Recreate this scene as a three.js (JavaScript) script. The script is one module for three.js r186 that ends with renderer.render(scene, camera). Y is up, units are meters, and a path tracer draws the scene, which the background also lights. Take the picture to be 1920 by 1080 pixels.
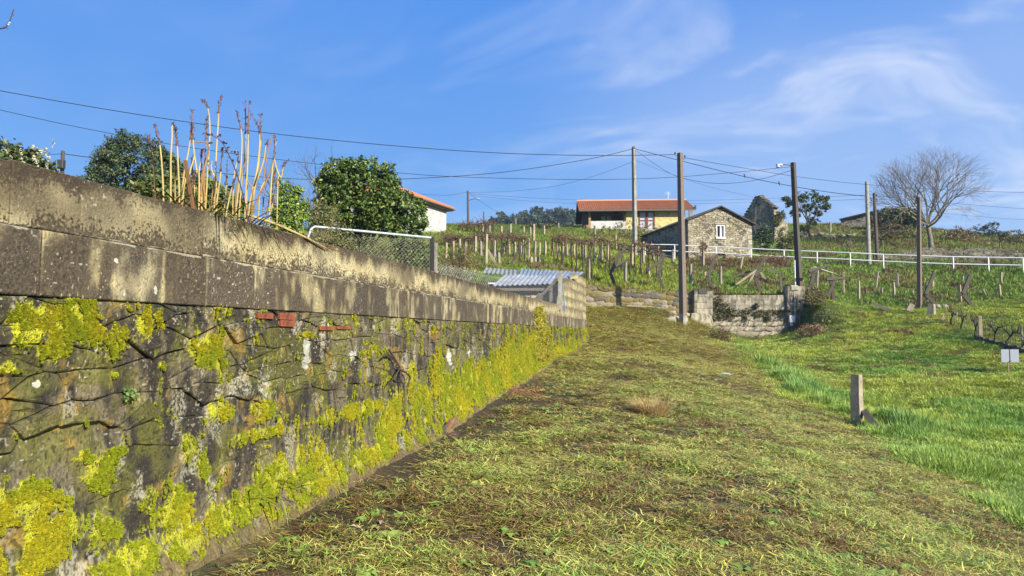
import * as THREE from 'three';
import { mergeGeometries } from 'three/addons/utils/BufferGeometryUtils.js';

// ---------------------------------------------------------------- camera, sky, sun, exposure
const F = 1304, EYE = 1.6, PITCH = Math.atan(85 / F);
const scene = new THREE.Scene();
const camera = new THREE.PerspectiveCamera(2 * Math.atan(540 / F) * 180 / Math.PI, 16 / 9, 0.1, 2500);
camera.position.set(0, EYE, 0); camera.rotation.x = PITCH;
const renderer = new THREE.WebGLRenderer({ antialias: true });
renderer.toneMapping = THREE.LinearToneMapping;
renderer.toneMappingExposure = 1.75;
renderer.shadowMap.enabled = true;

const { lerp, clamp, smoothstep } = THREE.MathUtils;
const V = (x, y, z) => new THREE.Vector3(x, y, z);
// value noise
function hash2(ix, iy) { let h = (Math.imul(ix, 374761393) + Math.imul(iy, 668265263)) | 0; h = Math.imul(h ^ (h >>> 13), 1274126177); h = Math.imul(h ^ (h >>> 15), 2246822519); return ((h ^ (h >>> 16)) >>> 0) / 4294967296; }
function vn(x, y) {
  const ix = Math.floor(x), iy = Math.floor(y); let fx = x - ix, fy = y - iy; fx = fx * fx * (3 - 2 * fx); fy = fy * fy * (3 - 2 * fy);
  const a = hash2(ix, iy), b = hash2(ix + 1, iy), c = hash2(ix, iy + 1), d = hash2(ix + 1, iy + 1);
  return a + (b - a) * fx + (c - a) * fy + (a - b - c + d) * fx * fy;
}
function fbm(x, y, o) { let s = 0, a = 0.5, n = 0; for (let i = 0; i < o; i++) { s += a * vn(x, y); n += a; a *= 0.5; x = x * 2.03 + 17.3; y = y * 2.03 - 9.1; } return s / n; }
function vnp(x, y, p) { // periodic
  const ix = Math.floor(x), iy = Math.floor(y); let fx = x - ix, fy = y - iy; fx = fx * fx * (3 - 2 * fx); fy = fy * fy * (3 - 2 * fy);
  const m = (k) => ((k % p) + p) % p, x0 = m(ix), x1 = m(ix + 1), y0 = m(iy), y1 = m(iy + 1);
  const a = hash2(x0, y0), b = hash2(x1, y0), c = hash2(x0, y1), d = hash2(x1, y1);
  return a + (b - a) * fx + (c - a) * fy + (a - b - c + d) * fx * fy;
}
const sst = (a, b, x) => { let t = (x - a) / (b - a); t = t < 0 ? 0 : t > 1 ? 1 : t; return t * t * (3 - 2 * t); };
function rng(seed) { let a = seed >>> 0; return () => { a = (a + 0x6d2b79f5) | 0; let t = Math.imul(a ^ (a >>> 15), 1 | a); t = (t + Math.imul(t ^ (t >>> 7), 61 | t)) ^ t; return ((t ^ (t >>> 14)) >>> 0) / 4294967296; }; }

const SUN = V(0.64, 0.50, 0.58).normalize();
{
  const W = 3072, H = 1536, data = new Float32Array(W * H * 4);
  for (let r = 0; r < H; r++) {
    const up = ((r + 0.5) / H - 0.5) * Math.PI, y = Math.sin(up), ch = Math.cos(up);
    const e = Math.max(0, y), k = Math.pow(1 - e, 3.2);
    const base = [lerp(0.030, 0.180, k), lerp(0.145, 0.345, k), lerp(0.47, 0.55, k)];
    for (let c = 0; c < W; c++) {
      const az = ((c + 0.5) / W - 0.5) * 2 * Math.PI, x = Math.cos(az) * ch, z = Math.sin(az) * ch;
      let cl = 0;
      if (y > 0.005) {
        const q = 1 / (y + 0.16), px = x * q, pz = z * q;             // high thin cloud sheet
        const wx = fbm(px * 1.1 + 4, pz * 1.1, 3) - 0.5, wz = fbm(px * 1.1 - 8, pz * 1.1 + 3, 3) - 0.5;
        const ux = (px * 0.90 + pz * 0.44) + wx * 0.8, uz = (pz * 0.90 - px * 0.44) + wz * 0.8;
        const big = fbm(px * 0.55 + 11.3, pz * 0.55 + 2.2, 3);
        const fine = fbm(ux * 1.7 + 3, uz * 3.0 + 5, 7), feather = fbm(ux * 5.2 + wx * 3, uz * 11 + wz * 3, 5);
        const cover = sst(0.30, 0.62, big + 0.26 * clamp(px * 0.55, -0.6, 0.6));
        cl = (0.45 + 0.55 * cover) * sst(0.44, 0.80, fine * 0.66 + feather * 0.38) * 0.52 * sst(0.0, 0.10, y) * (0.15 + 0.85 * sst(-0.9, 0.7, px)) + 0.16 * cover * sst(-0.3, 0.8, px) + 0.05 * cover;
      }
      const sunGlow = Math.pow(Math.max(0, x * SUN.x + y * SUN.y + z * SUN.z), 6) * 0.25;
      const o = (r * W + c) * 4, below = y < 0;
      data[o] = below ? 0.07 : lerp(base[0], 0.50, cl) + sunGlow; data[o + 1] = below ? 0.075 : lerp(base[1], 0.53, cl) + sunGlow; data[o + 2] = below ? 0.05 : lerp(base[2], 0.61, cl) + sunGlow; data[o + 3] = 1;
    }
  }
  const t = new THREE.DataTexture(data, W, H, THREE.RGBAFormat, THREE.FloatType); t.mapping = THREE.EquirectangularReflectionMapping; t.magFilter = THREE.LinearFilter; t.needsUpdate = true;
  scene.background = t; scene.environment = t;
}
const sun = new THREE.DirectionalLight(new THREE.Color(1, 0.92, 0.78), 5);
sun.position.copy(SUN).multiplyScalar(150); sun.target.position.set(4, 3, -30);
sun.castShadow = true; sun.shadow.mapSize.set(4096, 4096); Object.assign(sun.shadow.camera, { left: -90, right: 90, top: 90, bottom: -90, near: 1, far: 400 });
scene.add(sun, sun.target);

// ---------------------------------------------------------------- helpers
// a point seen in direction (px, py) at horizontal depth d metres
function at(px, py, d) {
  const a = (px - 960) / F, b = (540 - py) / F, c = Math.cos(PITCH), s = Math.sin(PITCH), k = d / (c - b * s);
  return V(a * k, EYE + (b * c + s) * k, -d);
}
const used = new Map();
function numbered(name) { const n = used.get(name) ?? 0; used.set(name, n + 1); return n ? name + '_' + String(n).padStart(3, '0') : name; }
function thing(name, label, category, pos, group) {
  const o = new THREE.Group(); o.name = numbered(name); o.position.copy(pos ?? V(0, 0, 0)); o.userData = { label, category };
  if (group) o.userData.group = group; scene.add(o); return o;
}
function shade(m) { m.castShadow = true; m.receiveShadow = true; return m; }
// geometry in world coordinates becomes a part of the thing t
function part(t, name, geo, mat, kind) {
  const p = t.getWorldPosition(V(0, 0, 0)); geo.translate(-p.x, -p.y, -p.z);
  const m = shade(new THREE.Mesh(geo, mat)); m.name = name; if (kind) m.userData.kind = kind; t.add(m); return m;
}
// geometry already in the thing's own coordinates
function partL(t, name, geo, mat, kind) { const m = shade(new THREE.Mesh(geo, mat)); m.name = name; if (kind) m.userData.kind = kind; t.add(m); return m; }
function single(name, label, category, geo, mat, pos, group) {
  geo.translate(-pos.x, -pos.y, -pos.z); const m = shade(new THREE.Mesh(geo, mat)); m.name = numbered(name); m.position.copy(pos); m.userData = { label, category };
  if (group) m.userData.group = group; scene.add(m); return m;
}
function structure(name, geo, mat) { const m = shade(new THREE.Mesh(geo, mat)); m.name = name; m.userData = { kind: 'structure' }; scene.add(m); return m; }

// raw triangle builder
class TB {
  constructor(colors) { this.p = []; this.u = []; this.c = colors ? [] : null; this.col = [1, 1, 1]; }
  v(p, u) { this.p.push(p.x, p.y, p.z); this.u.push(u ? u[0] : 0, u ? u[1] : 0); if (this.c) this.c.push(...this.col); }
  tri(a, b, c, ua, ub, uc) { this.v(a, ua); this.v(b, ub); this.v(c, uc); }
  quad(a, b, c, d, ua, ub, uc, ud) { this.tri(a, b, c, ua, ub, uc); this.tri(a, c, d, ua, uc, ud); }
  geo() {
    const g = new THREE.BufferGeometry(); g.setAttribute('position', new THREE.Float32BufferAttribute(this.p, 3)); g.setAttribute('uv', new THREE.Float32BufferAttribute(this.u, 2));
    if (this.c) g.setAttribute('color', new THREE.Float32BufferAttribute(this.c, 3)); g.computeVertexNormals(); return g;
  }
}
// uv in metres from the face's main direction
function boxUV(g) {
  if (g.index) g = g.toNonIndexed(); const p = g.attributes.position, uv = new Float32Array(p.count * 2), a = V(), b = V(), c = V(), n = V();
  for (let i = 0; i < p.count; i += 3) {
    a.fromBufferAttribute(p, i); b.fromBufferAttribute(p, i + 1); c.fromBufferAttribute(p, i + 2); n.copy(b).sub(a).cross(c.clone().sub(a));
    const ax = Math.abs(n.x), ay = Math.abs(n.y), az = Math.abs(n.z);
    [a, b, c].forEach((q, k) => { const s = ay > ax && ay > az ? [q.x, q.z] : ax > az ? [q.z, q.y] : [q.x, q.y]; uv[(i + k) * 2] = s[0]; uv[(i + k) * 2 + 1] = s[1]; });
  }
  g.setAttribute('uv', new THREE.BufferAttribute(uv, 2)); return g;
}
// prism along a polyline: sides = 4 gives a squared post
function tube(pts, radii, sides = 4, turn = Math.PI / 4, smooth = false, capped = true) {
  const R = (i) => Array.isArray(radii) ? radii[Math.min(i, radii.length - 1)] : radii, rings = [], n = pts.length; let side = null, len = 0; const lens = [];
  for (let i = 0; i < n; i++) {
    const t = pts[Math.min(i + 1, n - 1)].clone().sub(pts[Math.max(i - 1, 0)]).normalize();
    if (!side) { side = Math.abs(t.y) > 0.85 ? V(1, 0, 0) : V(0, 1, 0); }
    side.addScaledVector(t, -side.dot(t)).normalize(); const up = t.clone().cross(side); const ring = [];
    for (let k = 0; k < sides; k++) { const a = turn + k / sides * Math.PI * 2; ring.push(pts[i].clone().addScaledVector(side, Math.cos(a) * R(i)).addScaledVector(up, Math.sin(a) * R(i))); }
    rings.push(ring); if (i) len += pts[i].distanceTo(pts[i - 1]); lens.push(len);
  }
  const tb = new TB(), nor = [];
  for (let i = 0; i + 1 < n; i++) for (let k = 0; k < sides; k++) {
    const k2 = (k + 1) % sides, w = 2 * Math.PI * R(i) / sides;
    tb.quad(rings[i][k], rings[i][k2], rings[i + 1][k2], rings[i + 1][k], [k * w, lens[i]], [(k + 1) * w, lens[i]], [(k + 1) * w, lens[i + 1]], [k * w, lens[i + 1]]);
    if (smooth) { const N = (i, k) => rings[i][k].clone().sub(pts[i]).normalize(), q = [N(i, k), N(i, k2), N(i + 1, k2), N(i + 1, k)]; for (const j of [0, 1, 2, 0, 2, 3]) nor.push(q[j].x, q[j].y, q[j].z); }
  }
  if (capped) for (const [i, f] of [[0, -1], [n - 1, 1]]) for (let k = 1; k + 1 < sides; k++) {
    const q = f > 0 ? [0, k, k + 1] : [0, k + 1, k]; tb.tri(rings[i][q[0]], rings[i][q[1]], rings[i][q[2]], [0, 0], [0.1, 0], [0.1, 0.1]);
    if (smooth) { const t = pts[i].clone().sub(pts[i ? i - 1 : 1]).normalize(); for (let j = 0; j < 3; j++) nor.push(t.x, t.y, t.z); }
  }
  const g = tb.geo(); if (smooth) g.setAttribute('normal', new THREE.Float32BufferAttribute(nor, 3)); return g;
}
const merge = (list) => mergeGeometries(list.map((g) => (g.index ? g.toNonIndexed() : g)).map((g) => { for (const k of Object.keys(g.attributes)) if (!['position', 'normal', 'uv', 'color'].includes(k)) g.deleteAttribute(k); return g; }));
// box with chamfered edges, centred, size in metres
function boxG(w, h, d, b = 0) {
  if (!b) return boxUV(new THREE.BoxGeometry(w, h, d));
  const s = new THREE.Shape(), x = w / 2 - b, y = h / 2 - b; s.moveTo(-x, -y); s.lineTo(x, -y); s.lineTo(x, y); s.lineTo(-x, y); s.closePath();
  const g = new THREE.ExtrudeGeometry(s, { depth: d - 2 * b, bevelEnabled: true, bevelThickness: b, bevelSize: b, bevelSegments: 1 }); g.translate(0, 0, -d / 2 + b); return boxUV(g);
}
// box between corner points of a local frame, moved into the world by matrix M
function boxAt(M, x0, x1, y0, y1, z0, z1, b = 0) { const g = boxG(x1 - x0, y1 - y0, z1 - z0, b), uvs = g.attributes.uv; for (let i = 0; i < uvs.count; i++) uvs.setXY(i, uvs.getX(i) + (x0 + x1) / 2, uvs.getY(i) + (y0 + y1) / 2); g.translate((x0 + x1) / 2, (y0 + y1) / 2, (z0 + z1) / 2); if (M) g.applyMatrix4(M); return g; }
const frame = (o, yaw) => new THREE.Matrix4().makeRotationY(yaw).setPosition(o);
function rockG(seed, sx, sy, sz, rough = 0.22, detail = 1) {
  const g = new THREE.IcosahedronGeometry(0.5, detail), p = g.attributes.position;
  for (let i = 0; i < p.count; i++) {
    const x = p.getX(i), y = p.getY(i), z = p.getZ(i), q = 1 + rough * (2 * vn(x * 3.1 + seed * 7.7 + 40, y * 3.1 + z * 2.3 + seed * 3.1 + 40) - 1), m = Math.pow(Math.max(Math.abs(x), Math.abs(y), Math.abs(z)) / 0.5, -0.55);
    p.setXYZ(i, x * q * m * sx, y * q * m * sy, z * q * m * sz);
  }
  g.computeVertexNormals(); return boxUV(g);
}

// ---------------------------------------------------------------- textures and materials
const toS = (x) => { x = x <= 0 ? 0 : x >= 1 ? 1 : x; return 255 * (x <= 0.0031308 ? x * 12.92 : 1.055 * Math.pow(x, 1 / 2.4) - 0.055); };
const SL = new Uint8Array(4097); for (let i = 0; i <= 4096; i++) SL[i] = Math.round(toS(i / 4096));
const s8 = (x) => SL[x <= 0 ? 0 : x >= 1 ? 4096 : (x * 4096) | 0];
function texture(w, h, fn, wrap = THREE.RepeatWrapping, repeat) { // fn(u, v, out): out = r, g, b (linear), height
  const c = new Uint8Array(w * h * 4), b = new Uint8Array(w * h), out = [0, 0, 0, 0];
  for (let j = 0, i = 0; j < h; j++) for (let k = 0; k < w; k++, i++) { fn((k + 0.5) / w, (j + 0.5) / h, out); c[i * 4] = s8(out[0]); c[i * 4 + 1] = s8(out[1]); c[i * 4 + 2] = s8(out[2]); c[i * 4 + 3] = 255; b[i] = clamp(out[3], 0, 1) * 255; }
  const mk = (d, f) => { const t = new THREE.DataTexture(d, w, h, f, THREE.UnsignedByteType); t.magFilter = THREE.LinearFilter; t.minFilter = THREE.LinearMipmapLinearFilter; t.generateMipmaps = true; t.wrapS = t.wrapT = wrap; if (repeat) t.repeat.set(...repeat); t.needsUpdate = true; return t; };
  const map = mk(c, THREE.RGBAFormat); map.colorSpace = THREE.SRGBColorSpace; return { map, bump: mk(b, THREE.RedFormat) };
}
const pf = (u, v, f, o) => { let s = 0, a = 0.5, n = 0; for (let i = 0; i < o; i++) { s += a * vnp(u * f, v * f, f); n += a; a *= 0.5; f *= 2; } return s / n; };
const grain = texture(512, 512, (u, v, o) => { const a = pf(u, v, 6, 4), b = pf(u, v, 64, 3), q = 0.45 + 0.5 * a + 0.45 * (b - 0.5) * 1.3; o[0] = q; o[1] = q * (0.97 + 0.04 * a); o[2] = q * (0.9 + 0.1 * a); o[3] = a * 0.5 + b * 0.5; }, THREE.RepeatWrapping, [0.8, 0.8]);
const woodT = texture(256, 512, (u, v, o) => { const a = pf(u, v * 0.25, 32, 3), b = vnp(u * 96, v * 8, 8 * 12), q = 0.4 + 0.75 * a * (0.7 + 0.5 * b); o[0] = q; o[1] = q * 0.97; o[2] = q * 0.92; o[3] = a * b; }, THREE.RepeatWrapping, [3, 0.8]);
// granite rubble seen from afar: tile of 3 m
const rubbleT = texture(768, 768, (u, v, o) => {
  const N = 11, wu = u + 0.014 * (pf(u, v, 12, 2) - 0.5) * 2, wv = v + 0.014 * (pf(u + 0.37, v, 12, 2) - 0.5) * 2, x = wu * N, y = wv * N * 1.5, ix = Math.floor(x), iy = Math.floor(y); let f1 = 9, f2 = 9, id = 0; const M = Math.round(N * 1.5);
  for (let j = -1; j <= 1; j++) for (let i = -1; i <= 1; i++) { const cx = ((ix + i) % N + N) % N, cy = ((iy + j) % M + M) % M, dx = ix + i + 0.15 + 0.7 * hash2(cx, cy + 71) - x, dy = iy + j + 0.15 + 0.7 * hash2(cx + 31, cy) - y, dd = Math.hypot(dx, dy); if (dd < f1) { f2 = f1; f1 = dd; id = hash2(cx * 3 + 1, cy * 5 + 2); } else if (dd < f2) f2 = dd; }
  const edge = sst(0.02, 0.16, f2 - f1), n = pf(u, v, 24, 4), l = sst(0.62, 0.75, pf(u + 0.5, v, 9, 4)), w = sst(0.66, 0.8, pf(u, v + 0.3, 30, 3));
  const t = 0.76 + 0.6 * (id - 0.5) + 1.2 * (n - 0.5) + 0.7 * (pf(u + 0.2, v + 0.6, 4, 3) - 0.5), m = sst(0.5, 0.7, pf(u, v, 5, 3)); let r = 0.295 * t, g = 0.27 * t, b = 0.20 * t;
  r = lerp(r, 0.27 * t, m * 0.5); g = lerp(g, 0.225 * t, m * 0.5); b = lerp(b, 0.12 * t, m * 0.5);
  r = lerp(r, 0.56, Math.max(l * 0.45, w * 0.7)); g = lerp(g, 0.53, Math.max(l * 0.45, w * 0.7)); b = lerp(b, 0.42, Math.max(l * 0.4, w * 0.65));
  const e = lerp(0.7, 1, edge); o[0] = r * e; o[1] = g * e; o[2] = b * e; o[3] = edge * 0.8 + 0.2 * n;
}, THREE.RepeatWrapping, [1 / 3, 1 / 3]);
// weathered concrete: tile of 2.5 m with runs, blotches and lichen
const stainT = texture(512, 512, (u, v, o) => { const run = pf(u, v * 0.125, 24, 4), a = pf(u, v, 7, 5), g = pf(u, v, 128, 2), d = sst(0.42, 0.66, a * 0.6 + run * 0.5 + (g - 0.5) * 0.25), l = sst(0.60, 0.72, pf(u + 0.4, v, 16, 4)), q = lerp(1, 0.36, d) * (0.6 + 0.8 * g); o[0] = lerp(q, 0.95, l * 0.5); o[1] = lerp(q * 0.96, 0.93, l * 0.5); o[2] = lerp(q * 0.88, 0.8, l * 0.5); o[3] = a * 0.5 + g * 0.5; }, THREE.RepeatWrapping, [0.4, 0.4]);
const lin = (r, g, b) => new THREE.Color().setRGB(r, g, b);
function mat(r, g, b, { t, bump = 0, rough = 0.9, metal = 0, side, vc } = {}) {
  const m = new THREE.MeshStandardMaterial({ color: lin(r * 0.76, g * 0.76, b * 0.76), roughness: rough, metalness: metal }); if (t) { m.map = t.map; if (bump) { m.bumpMap = t.bump; m.bumpScale = bump; } }
  if (side) m.side = THREE.DoubleSide; if (vc) m.vertexColors = true; return m;
}
const M = {
  granite: mat(0.52, 0.44, 0.31, { t: grain, bump: 0.01 }), granite2: mat(0.42, 0.37, 0.27, { t: grain, bump: 0.01 }), graniteDark: mat(0.19, 0.165, 0.13, { t: grain, bump: 0.01 }),
  oldWood: mat(0.13, 0.11, 0.09, { t: woodT, bump: 0.004 }), greyWood: mat(0.20, 0.175, 0.14, { t: woodT, bump: 0.004 }), poleWood: mat(0.27, 0.215, 0.175, { t: woodT, bump: 0.004 }), brownWood: mat(0.28, 0.14, 0.055, { t: woodT, bump: 0.004 }), paleWood: mat(0.46, 0.36, 0.2, { t: woodT, bump: 0.003 }),
  concrete: mat(0.50, 0.47, 0.40, { t: grain, bump: 0.004 }), concreteGrey: mat(0.36, 0.335, 0.28, { t: grain, bump: 0.008 }), paleConcrete: mat(0.6, 0.57, 0.44, { t: grain, bump: 0.006 }),
  galva: mat(0.5, 0.55, 0.58, { rough: 0.45, metal: 0.6 }), white: mat(0.82, 0.82, 0.8, { rough: 0.6 }), whiteWall: mat(0.85, 0.85, 0.82, { t: grain, rough: 0.9 }), cable: mat(0.03, 0.03, 0.035, { rough: 0.6 }), iron: mat(0.05, 0.045, 0.045, { rough: 0.6 }),
  rubble: mat(1.25, 1.22, 1.16, { t: rubbleT, bump: 0.06 }), slate: mat(0.11, 0.108, 0.105, { t: grain, rough: 1 }),
  bark: mat(0.16, 0.13, 0.105, { t: grain, bump: 0.01 }), barkPale: mat(0.34, 0.30, 0.22, { t: grain, bump: 0.01 }), twig: mat(0.13, 0.10, 0.095), twigPale: mat(0.24, 0.19, 0.14), vine: mat(0.085, 0.06, 0.045, { t: grain, bump: 0.01 }), vineCane: mat(0.17, 0.10, 0.065),
  tile: mat(0.90, 0.31, 0.11, { t: grain, rough: 0.85 }), yellow: mat(0.92, 0.78, 0.34, { t: grain, rough: 0.9 }), glass: mat(0.03, 0.035, 0.045, { rough: 0.12 }), dark: mat(0.035, 0.03, 0.028, { rough: 0.9 }), green: mat(0.13, 0.33, 0.09, { t: woodT, rough: 0.7 }),
  leaf: mat(1, 1, 1, { rough: 0.55, side: 1, vc: 1 }), grass: mat(1, 1, 1, { rough: 0.65, side: 1, vc: 1 }), zinc: mat(0.62, 0.64, 0.66, { t: grain, rough: 0.5, metal: 0.25 }), zincBlue: mat(0.42, 0.47, 0.53, { t: grain, rough: 0.5, metal: 0.25 }), brick: mat(0.46, 0.13, 0.055, { t: grain, bump: 0.006 }),
};
// ---------------------------------------------------------------- lie of the land
function spline(pts) { // thin plate spline through [x, y, value]
  const n = pts.length, N = n + 3, A = Array.from({ length: N }, () => new Float64Array(N + 1)), U = (r2) => (r2 > 1e-12 ? r2 * Math.log(r2) : 0);
  for (let i = 0; i < n; i++) { for (let j = 0; j < n; j++) A[i][j] = U((pts[i][0] - pts[j][0]) ** 2 + (pts[i][1] - pts[j][1]) ** 2) + (i === j ? 2e-3 : 0); A[i][n] = A[n][i] = 1; A[i][n + 1] = A[n + 1][i] = pts[i][0]; A[i][n + 2] = A[n + 2][i] = pts[i][1]; A[i][N] = pts[i][2]; }
  for (let c = 0; c < N; c++) { let p = c; for (let r = c + 1; r < N; r++) if (Math.abs(A[r][c]) > Math.abs(A[p][c])) p = r; [A[c], A[p]] = [A[p], A[c]]; for (let r = c + 1; r < N; r++) { const f = A[r][c] / A[c][c]; if (f) for (let k = c; k <= N; k++) A[r][k] -= f * A[c][k]; } }
  const w = new Float64Array(N); for (let r = N - 1; r >= 0; r--) { let s = A[r][N]; for (let k = r + 1; k < N; k++) s -= A[r][k] * w[k]; w[r] = s / A[r][r]; }
  const X = pts.map((p) => p[0]), Y = pts.map((p) => p[1]);
  return (x, y) => { let s = w[n] + w[n + 1] * x + w[n + 2] * y; for (let i = 0; i < n; i++) { const dx = x - X[i], dy = y - Y[i], r = dx * dx + dy * dy; if (r > 1e-12) s += w[i] * r * Math.log(r); } return s; };
}
const key = (X, d) => { const q = Math.max(d, 2.5); return [clamp(X / q, -1.3, 1.3), Math.log(q)]; };
const fromPx = (px, py, d) => { const p = at(px, py, d); return [...key(p.x, d), p.y]; }, fromXY = (X, d, y) => [...key(X, d), y];
const END = 44;                                                       // depth at which the terrace above the path begins
const gSpl = spline([
  fromXY(-2.2, 3, -0.02), fromXY(0, 3, -0.03), fromXY(3.3, 3, -0.15), fromPx(370, 1060, 4.8), fromPx(600, 935, 6.5), fromPx(840, 805, 10.3), fromPx(1000, 703, 16.9), fromPx(1060, 668, 22), fromPx(1095, 641, 27.3),
  fromXY(0, 4.6, 0), fromXY(2.5, 8, 0.02), fromXY(2.6, 14, 0.36), fromXY(4, 20, 0.78), fromXY(5.5, 28, 1.4), fromPx(1150, 577, END), fromPx(1240, 577, END), fromPx(1281, 607, 40), fromXY(4.6, 34, 2.05), fromPx(1200, 600, 38),
  fromPx(1340, 645, 37), fromPx(1400, 692, 26), fromPx(1480, 745, 19.5), fromPx(1608, 802, 15.6), fromPx(1700, 850, 12.4), fromPx(1920, 1000, 8), fromXY(5.2, 4.5, -0.4),
  fromPx(1800, 800, 16), fromPx(1900, 900, 11), fromPx(1890, 702, 22), fromPx(1840, 640, 29), fromPx(1920, 662, 26.5), fromPx(1770, 600, 36), fromPx(1560, 600, 41), fromPx(1450, 650, 34), fromPx(1600, 650, 32), fromPx(1500, 700, 25.5), fromPx(1700, 700, 24), fromPx(1400, 638, 43), fromPx(1480, 630, 43),
  fromPx(1540, 590, END), fromPx(1700, 586, 43), fromPx(1900, 572, 43), fromXY(60, 43, 4.2), fromXY(40, 20, 0.5), fromXY(16, 8, -0.8),
]);
const hSpl = spline([
  fromXY(-3.5, 3, 2.42), fromXY(-8, 3, 2.42), fromXY(-3, 6, 2.42), fromXY(-8, 8, 2.4), fromXY(-1.2, 14, 2.35), fromXY(1, 20, 2.4), fromXY(2, 24, 2.4), fromXY(-10, 20, 3.0), fromXY(-4, 25, 3.0), fromXY(1, 28, 2.9), fromXY(0, 34, 4.0), fromXY(-12, 35, 4.9), fromXY(-30, 35, 5), fromXY(-30, 20, 3.3),
  fromPx(900, 500, 38), fromPx(1050, 503, 41), fromPx(980, 505, 39), fromPx(1105, 535, END), fromPx(1190, 541, END), fromPx(1300, 549, END), fromPx(1500, 553, END), fromPx(1600, 572, 44.5), fromPx(1720, 580, 44), fromPx(1860, 563, 44), fromXY(60, 44, 4.6),
  fromPx(1200, 500, 51), fromPx(1150, 490, 51), fromPx(1080, 485, 50), fromPx(960, 478, 48), fromPx(1300, 500, 54), fromPx(1408, 488, 56), fromPx(1530, 497, 54), fromPx(1600, 502, 53), fromPx(1787, 508, 50), fromPx(1950, 513, 48),
  fromPx(1000, 440, 66), fromPx(1110, 442, 68), fromPx(900, 435, 66), fromPx(1160, 432, 82), fromPx(1270, 431, 84), fromPx(1350, 489, 60), fromPx(1450, 484, 60), fromPx(1470, 445, 76), fromPx(1745, 471, 65), fromPx(1880, 470, 64), fromPx(1560, 470, 64), fromPx(1640, 427, 84), fromPx(1540, 440, 78), fromPx(1850, 446, 84), fromPx(1950, 450, 84),
  fromPx(840, 428, 62), fromPx(700, 440, 46), fromPx(400, 440, 46), fromPx(800, 424, 90), fromPx(1000, 428, 100), fromPx(1300, 428, 110), fromPx(1700, 435, 110), fromXY(-30, 60, 9), fromXY(-40, 100, 15), fromXY(90, 60, 8), fromXY(110, 110, 15),
]);
const wallX = (d) => -3.236 + 0.222 * d;
const hillY = (X, d) => hSpl(...key(X, d)) + 0.10 * sst(30, 44, d) * (fbm(X * 0.8, d * 0.8, 3) - 0.5) * 2;
const edgeOf = (d) => (d < 28 ? -0.14 : -0.14 - (d - 28) * 0.14);
function height(X, d) {
  if (d >= END) return hillY(X, d);
  const u = X - wallX(d);
  if (u < edgeOf(d)) return hillY(X, d);
  let y = gSpl(...key(X, d)) + 0.05 * (fbm(X * 1.3, d * 1.3, 3) - 0.5) * 2;
  if (d < 28) y += 0.075 * Math.exp(-Math.max(u, 0) / 0.11);
  const w = sst(17.9, 18.7, X) * sst(39, END, d); return w > 0 ? lerp(y, hillY(X, END), w) : y;
}
const onGround = (X, d, dy = 0) => V(X, height(X, d) + dy, -d);
function groundHit(px, py, from = 3, to = 130) { // where a line of sight meets the land
  for (let d = from; d < to; d += 0.12) { const p = at(px, py, d); if (p.y <= height(p.x, d)) return onGround(p.x, d); }
  const p = at(px, py, to); return V(p.x, height(p.x, to), -to);
}
const pathEdge = (() => { const k = [[-6, 4.6], [4, 5.0], [8, 5.9], [12.4, 7.0], [15.6, 7.75], [19, 7.6], [26, 8.8], [38, 11.1], [44, 12.6]]; return (d) => { let i = 0; while (i < k.length - 2 && d > k[i + 1][0]) i++; return lerp(k[i][1], k[i + 1][1], (d - k[i][0]) / (k[i + 1][0] - k[i][0])); }; })();
// how far a place belongs to the uncut meadow (1) or the mown path (0)
const uncut = (X, d) => sst(-0.35, 0.35, X - pathEdge(d) + (fbm(X * 0.9, d * 0.9, 3) - 0.5) * 1.6);

const soilT = texture(1024, 1024, (u, v, o) => { const a = pf(u, v, 8, 4), b = pf(u, v, 64, 3), c = vnp(u * 256, v * 256, 256), q = 0.35 + 0.6 * a + 0.7 * (b - 0.5) + 0.5 * (c - 0.5); o[0] = q; o[1] = q; o[2] = q * 0.95; o[3] = 0.4 * a + 0.4 * b + 0.2 * c; }, THREE.RepeatWrapping, [0.5, 0.5]);
const soil = mat(1, 1, 1, { t: soilT, bump: 0.03, rough: 1, vc: 1 });
function sheet(name, cols, rows, pos, colour) {
  const nc = cols.length, nr = rows.length, P = new Float32Array(nc * nr * 3), C = new Float32Array(nc * nr * 3), UVs = new Float32Array(nc * nr * 2), I = [];
  for (let j = 0; j < nr; j++) for (let i = 0; i < nc; i++) { const q = pos(cols[i], rows[j]), o = j * nc + i; P.set([q.x, q.y, q.z], o * 3); C.set(colour(q.x, -q.z), o * 3); UVs.set([q.x, q.z], o * 2); if (i && j) { const a = o - nc - 1, b = o - nc, c = o, d = o - 1; I.push(a, b, c, a, c, d); } }
  const g = new THREE.BufferGeometry(); g.setAttribute('position', new THREE.BufferAttribute(P, 3)); g.setAttribute('color', new THREE.BufferAttribute(C, 3)); g.setAttribute('uv', new THREE.BufferAttribute(UVs, 2)); g.setIndex(I); g.computeVertexNormals();
  return structure(name, g, soil);
}
const range = (a, b, n, f = (t) => t) => Array.from({ length: n }, (_, i) => lerp(a, b, f(i / (n - 1))));
const mixc = (a, b, t) => [lerp(a[0], b[0], t), lerp(a[1], b[1], t), lerp(a[2], b[2], t)];
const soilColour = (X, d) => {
  const n = fbm(X * 1.7, d * 1.7, 4), m = fbm(X * 5 + 9, d * 5, 3), earth = mixc(mixc([0.06, 0.034, 0.012], [0.14, 0.09, 0.03], n), [0.34, 0.25, 0.07], sst(0.44, 0.56, fbm(X * 0.55 + 21, d * 0.4, 4) + 0.012 * (d - 24)) * 0.8), green = mixc([0.10, 0.13, 0.025], [0.17, 0.22, 0.04], m);  // straw tone painted in with distance, in patches, to brighten the dark far path
  return mixc(mixc(earth, green, sst(0.5, 0.7, m) * 0.5), green, uncut(X, d));
};
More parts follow.
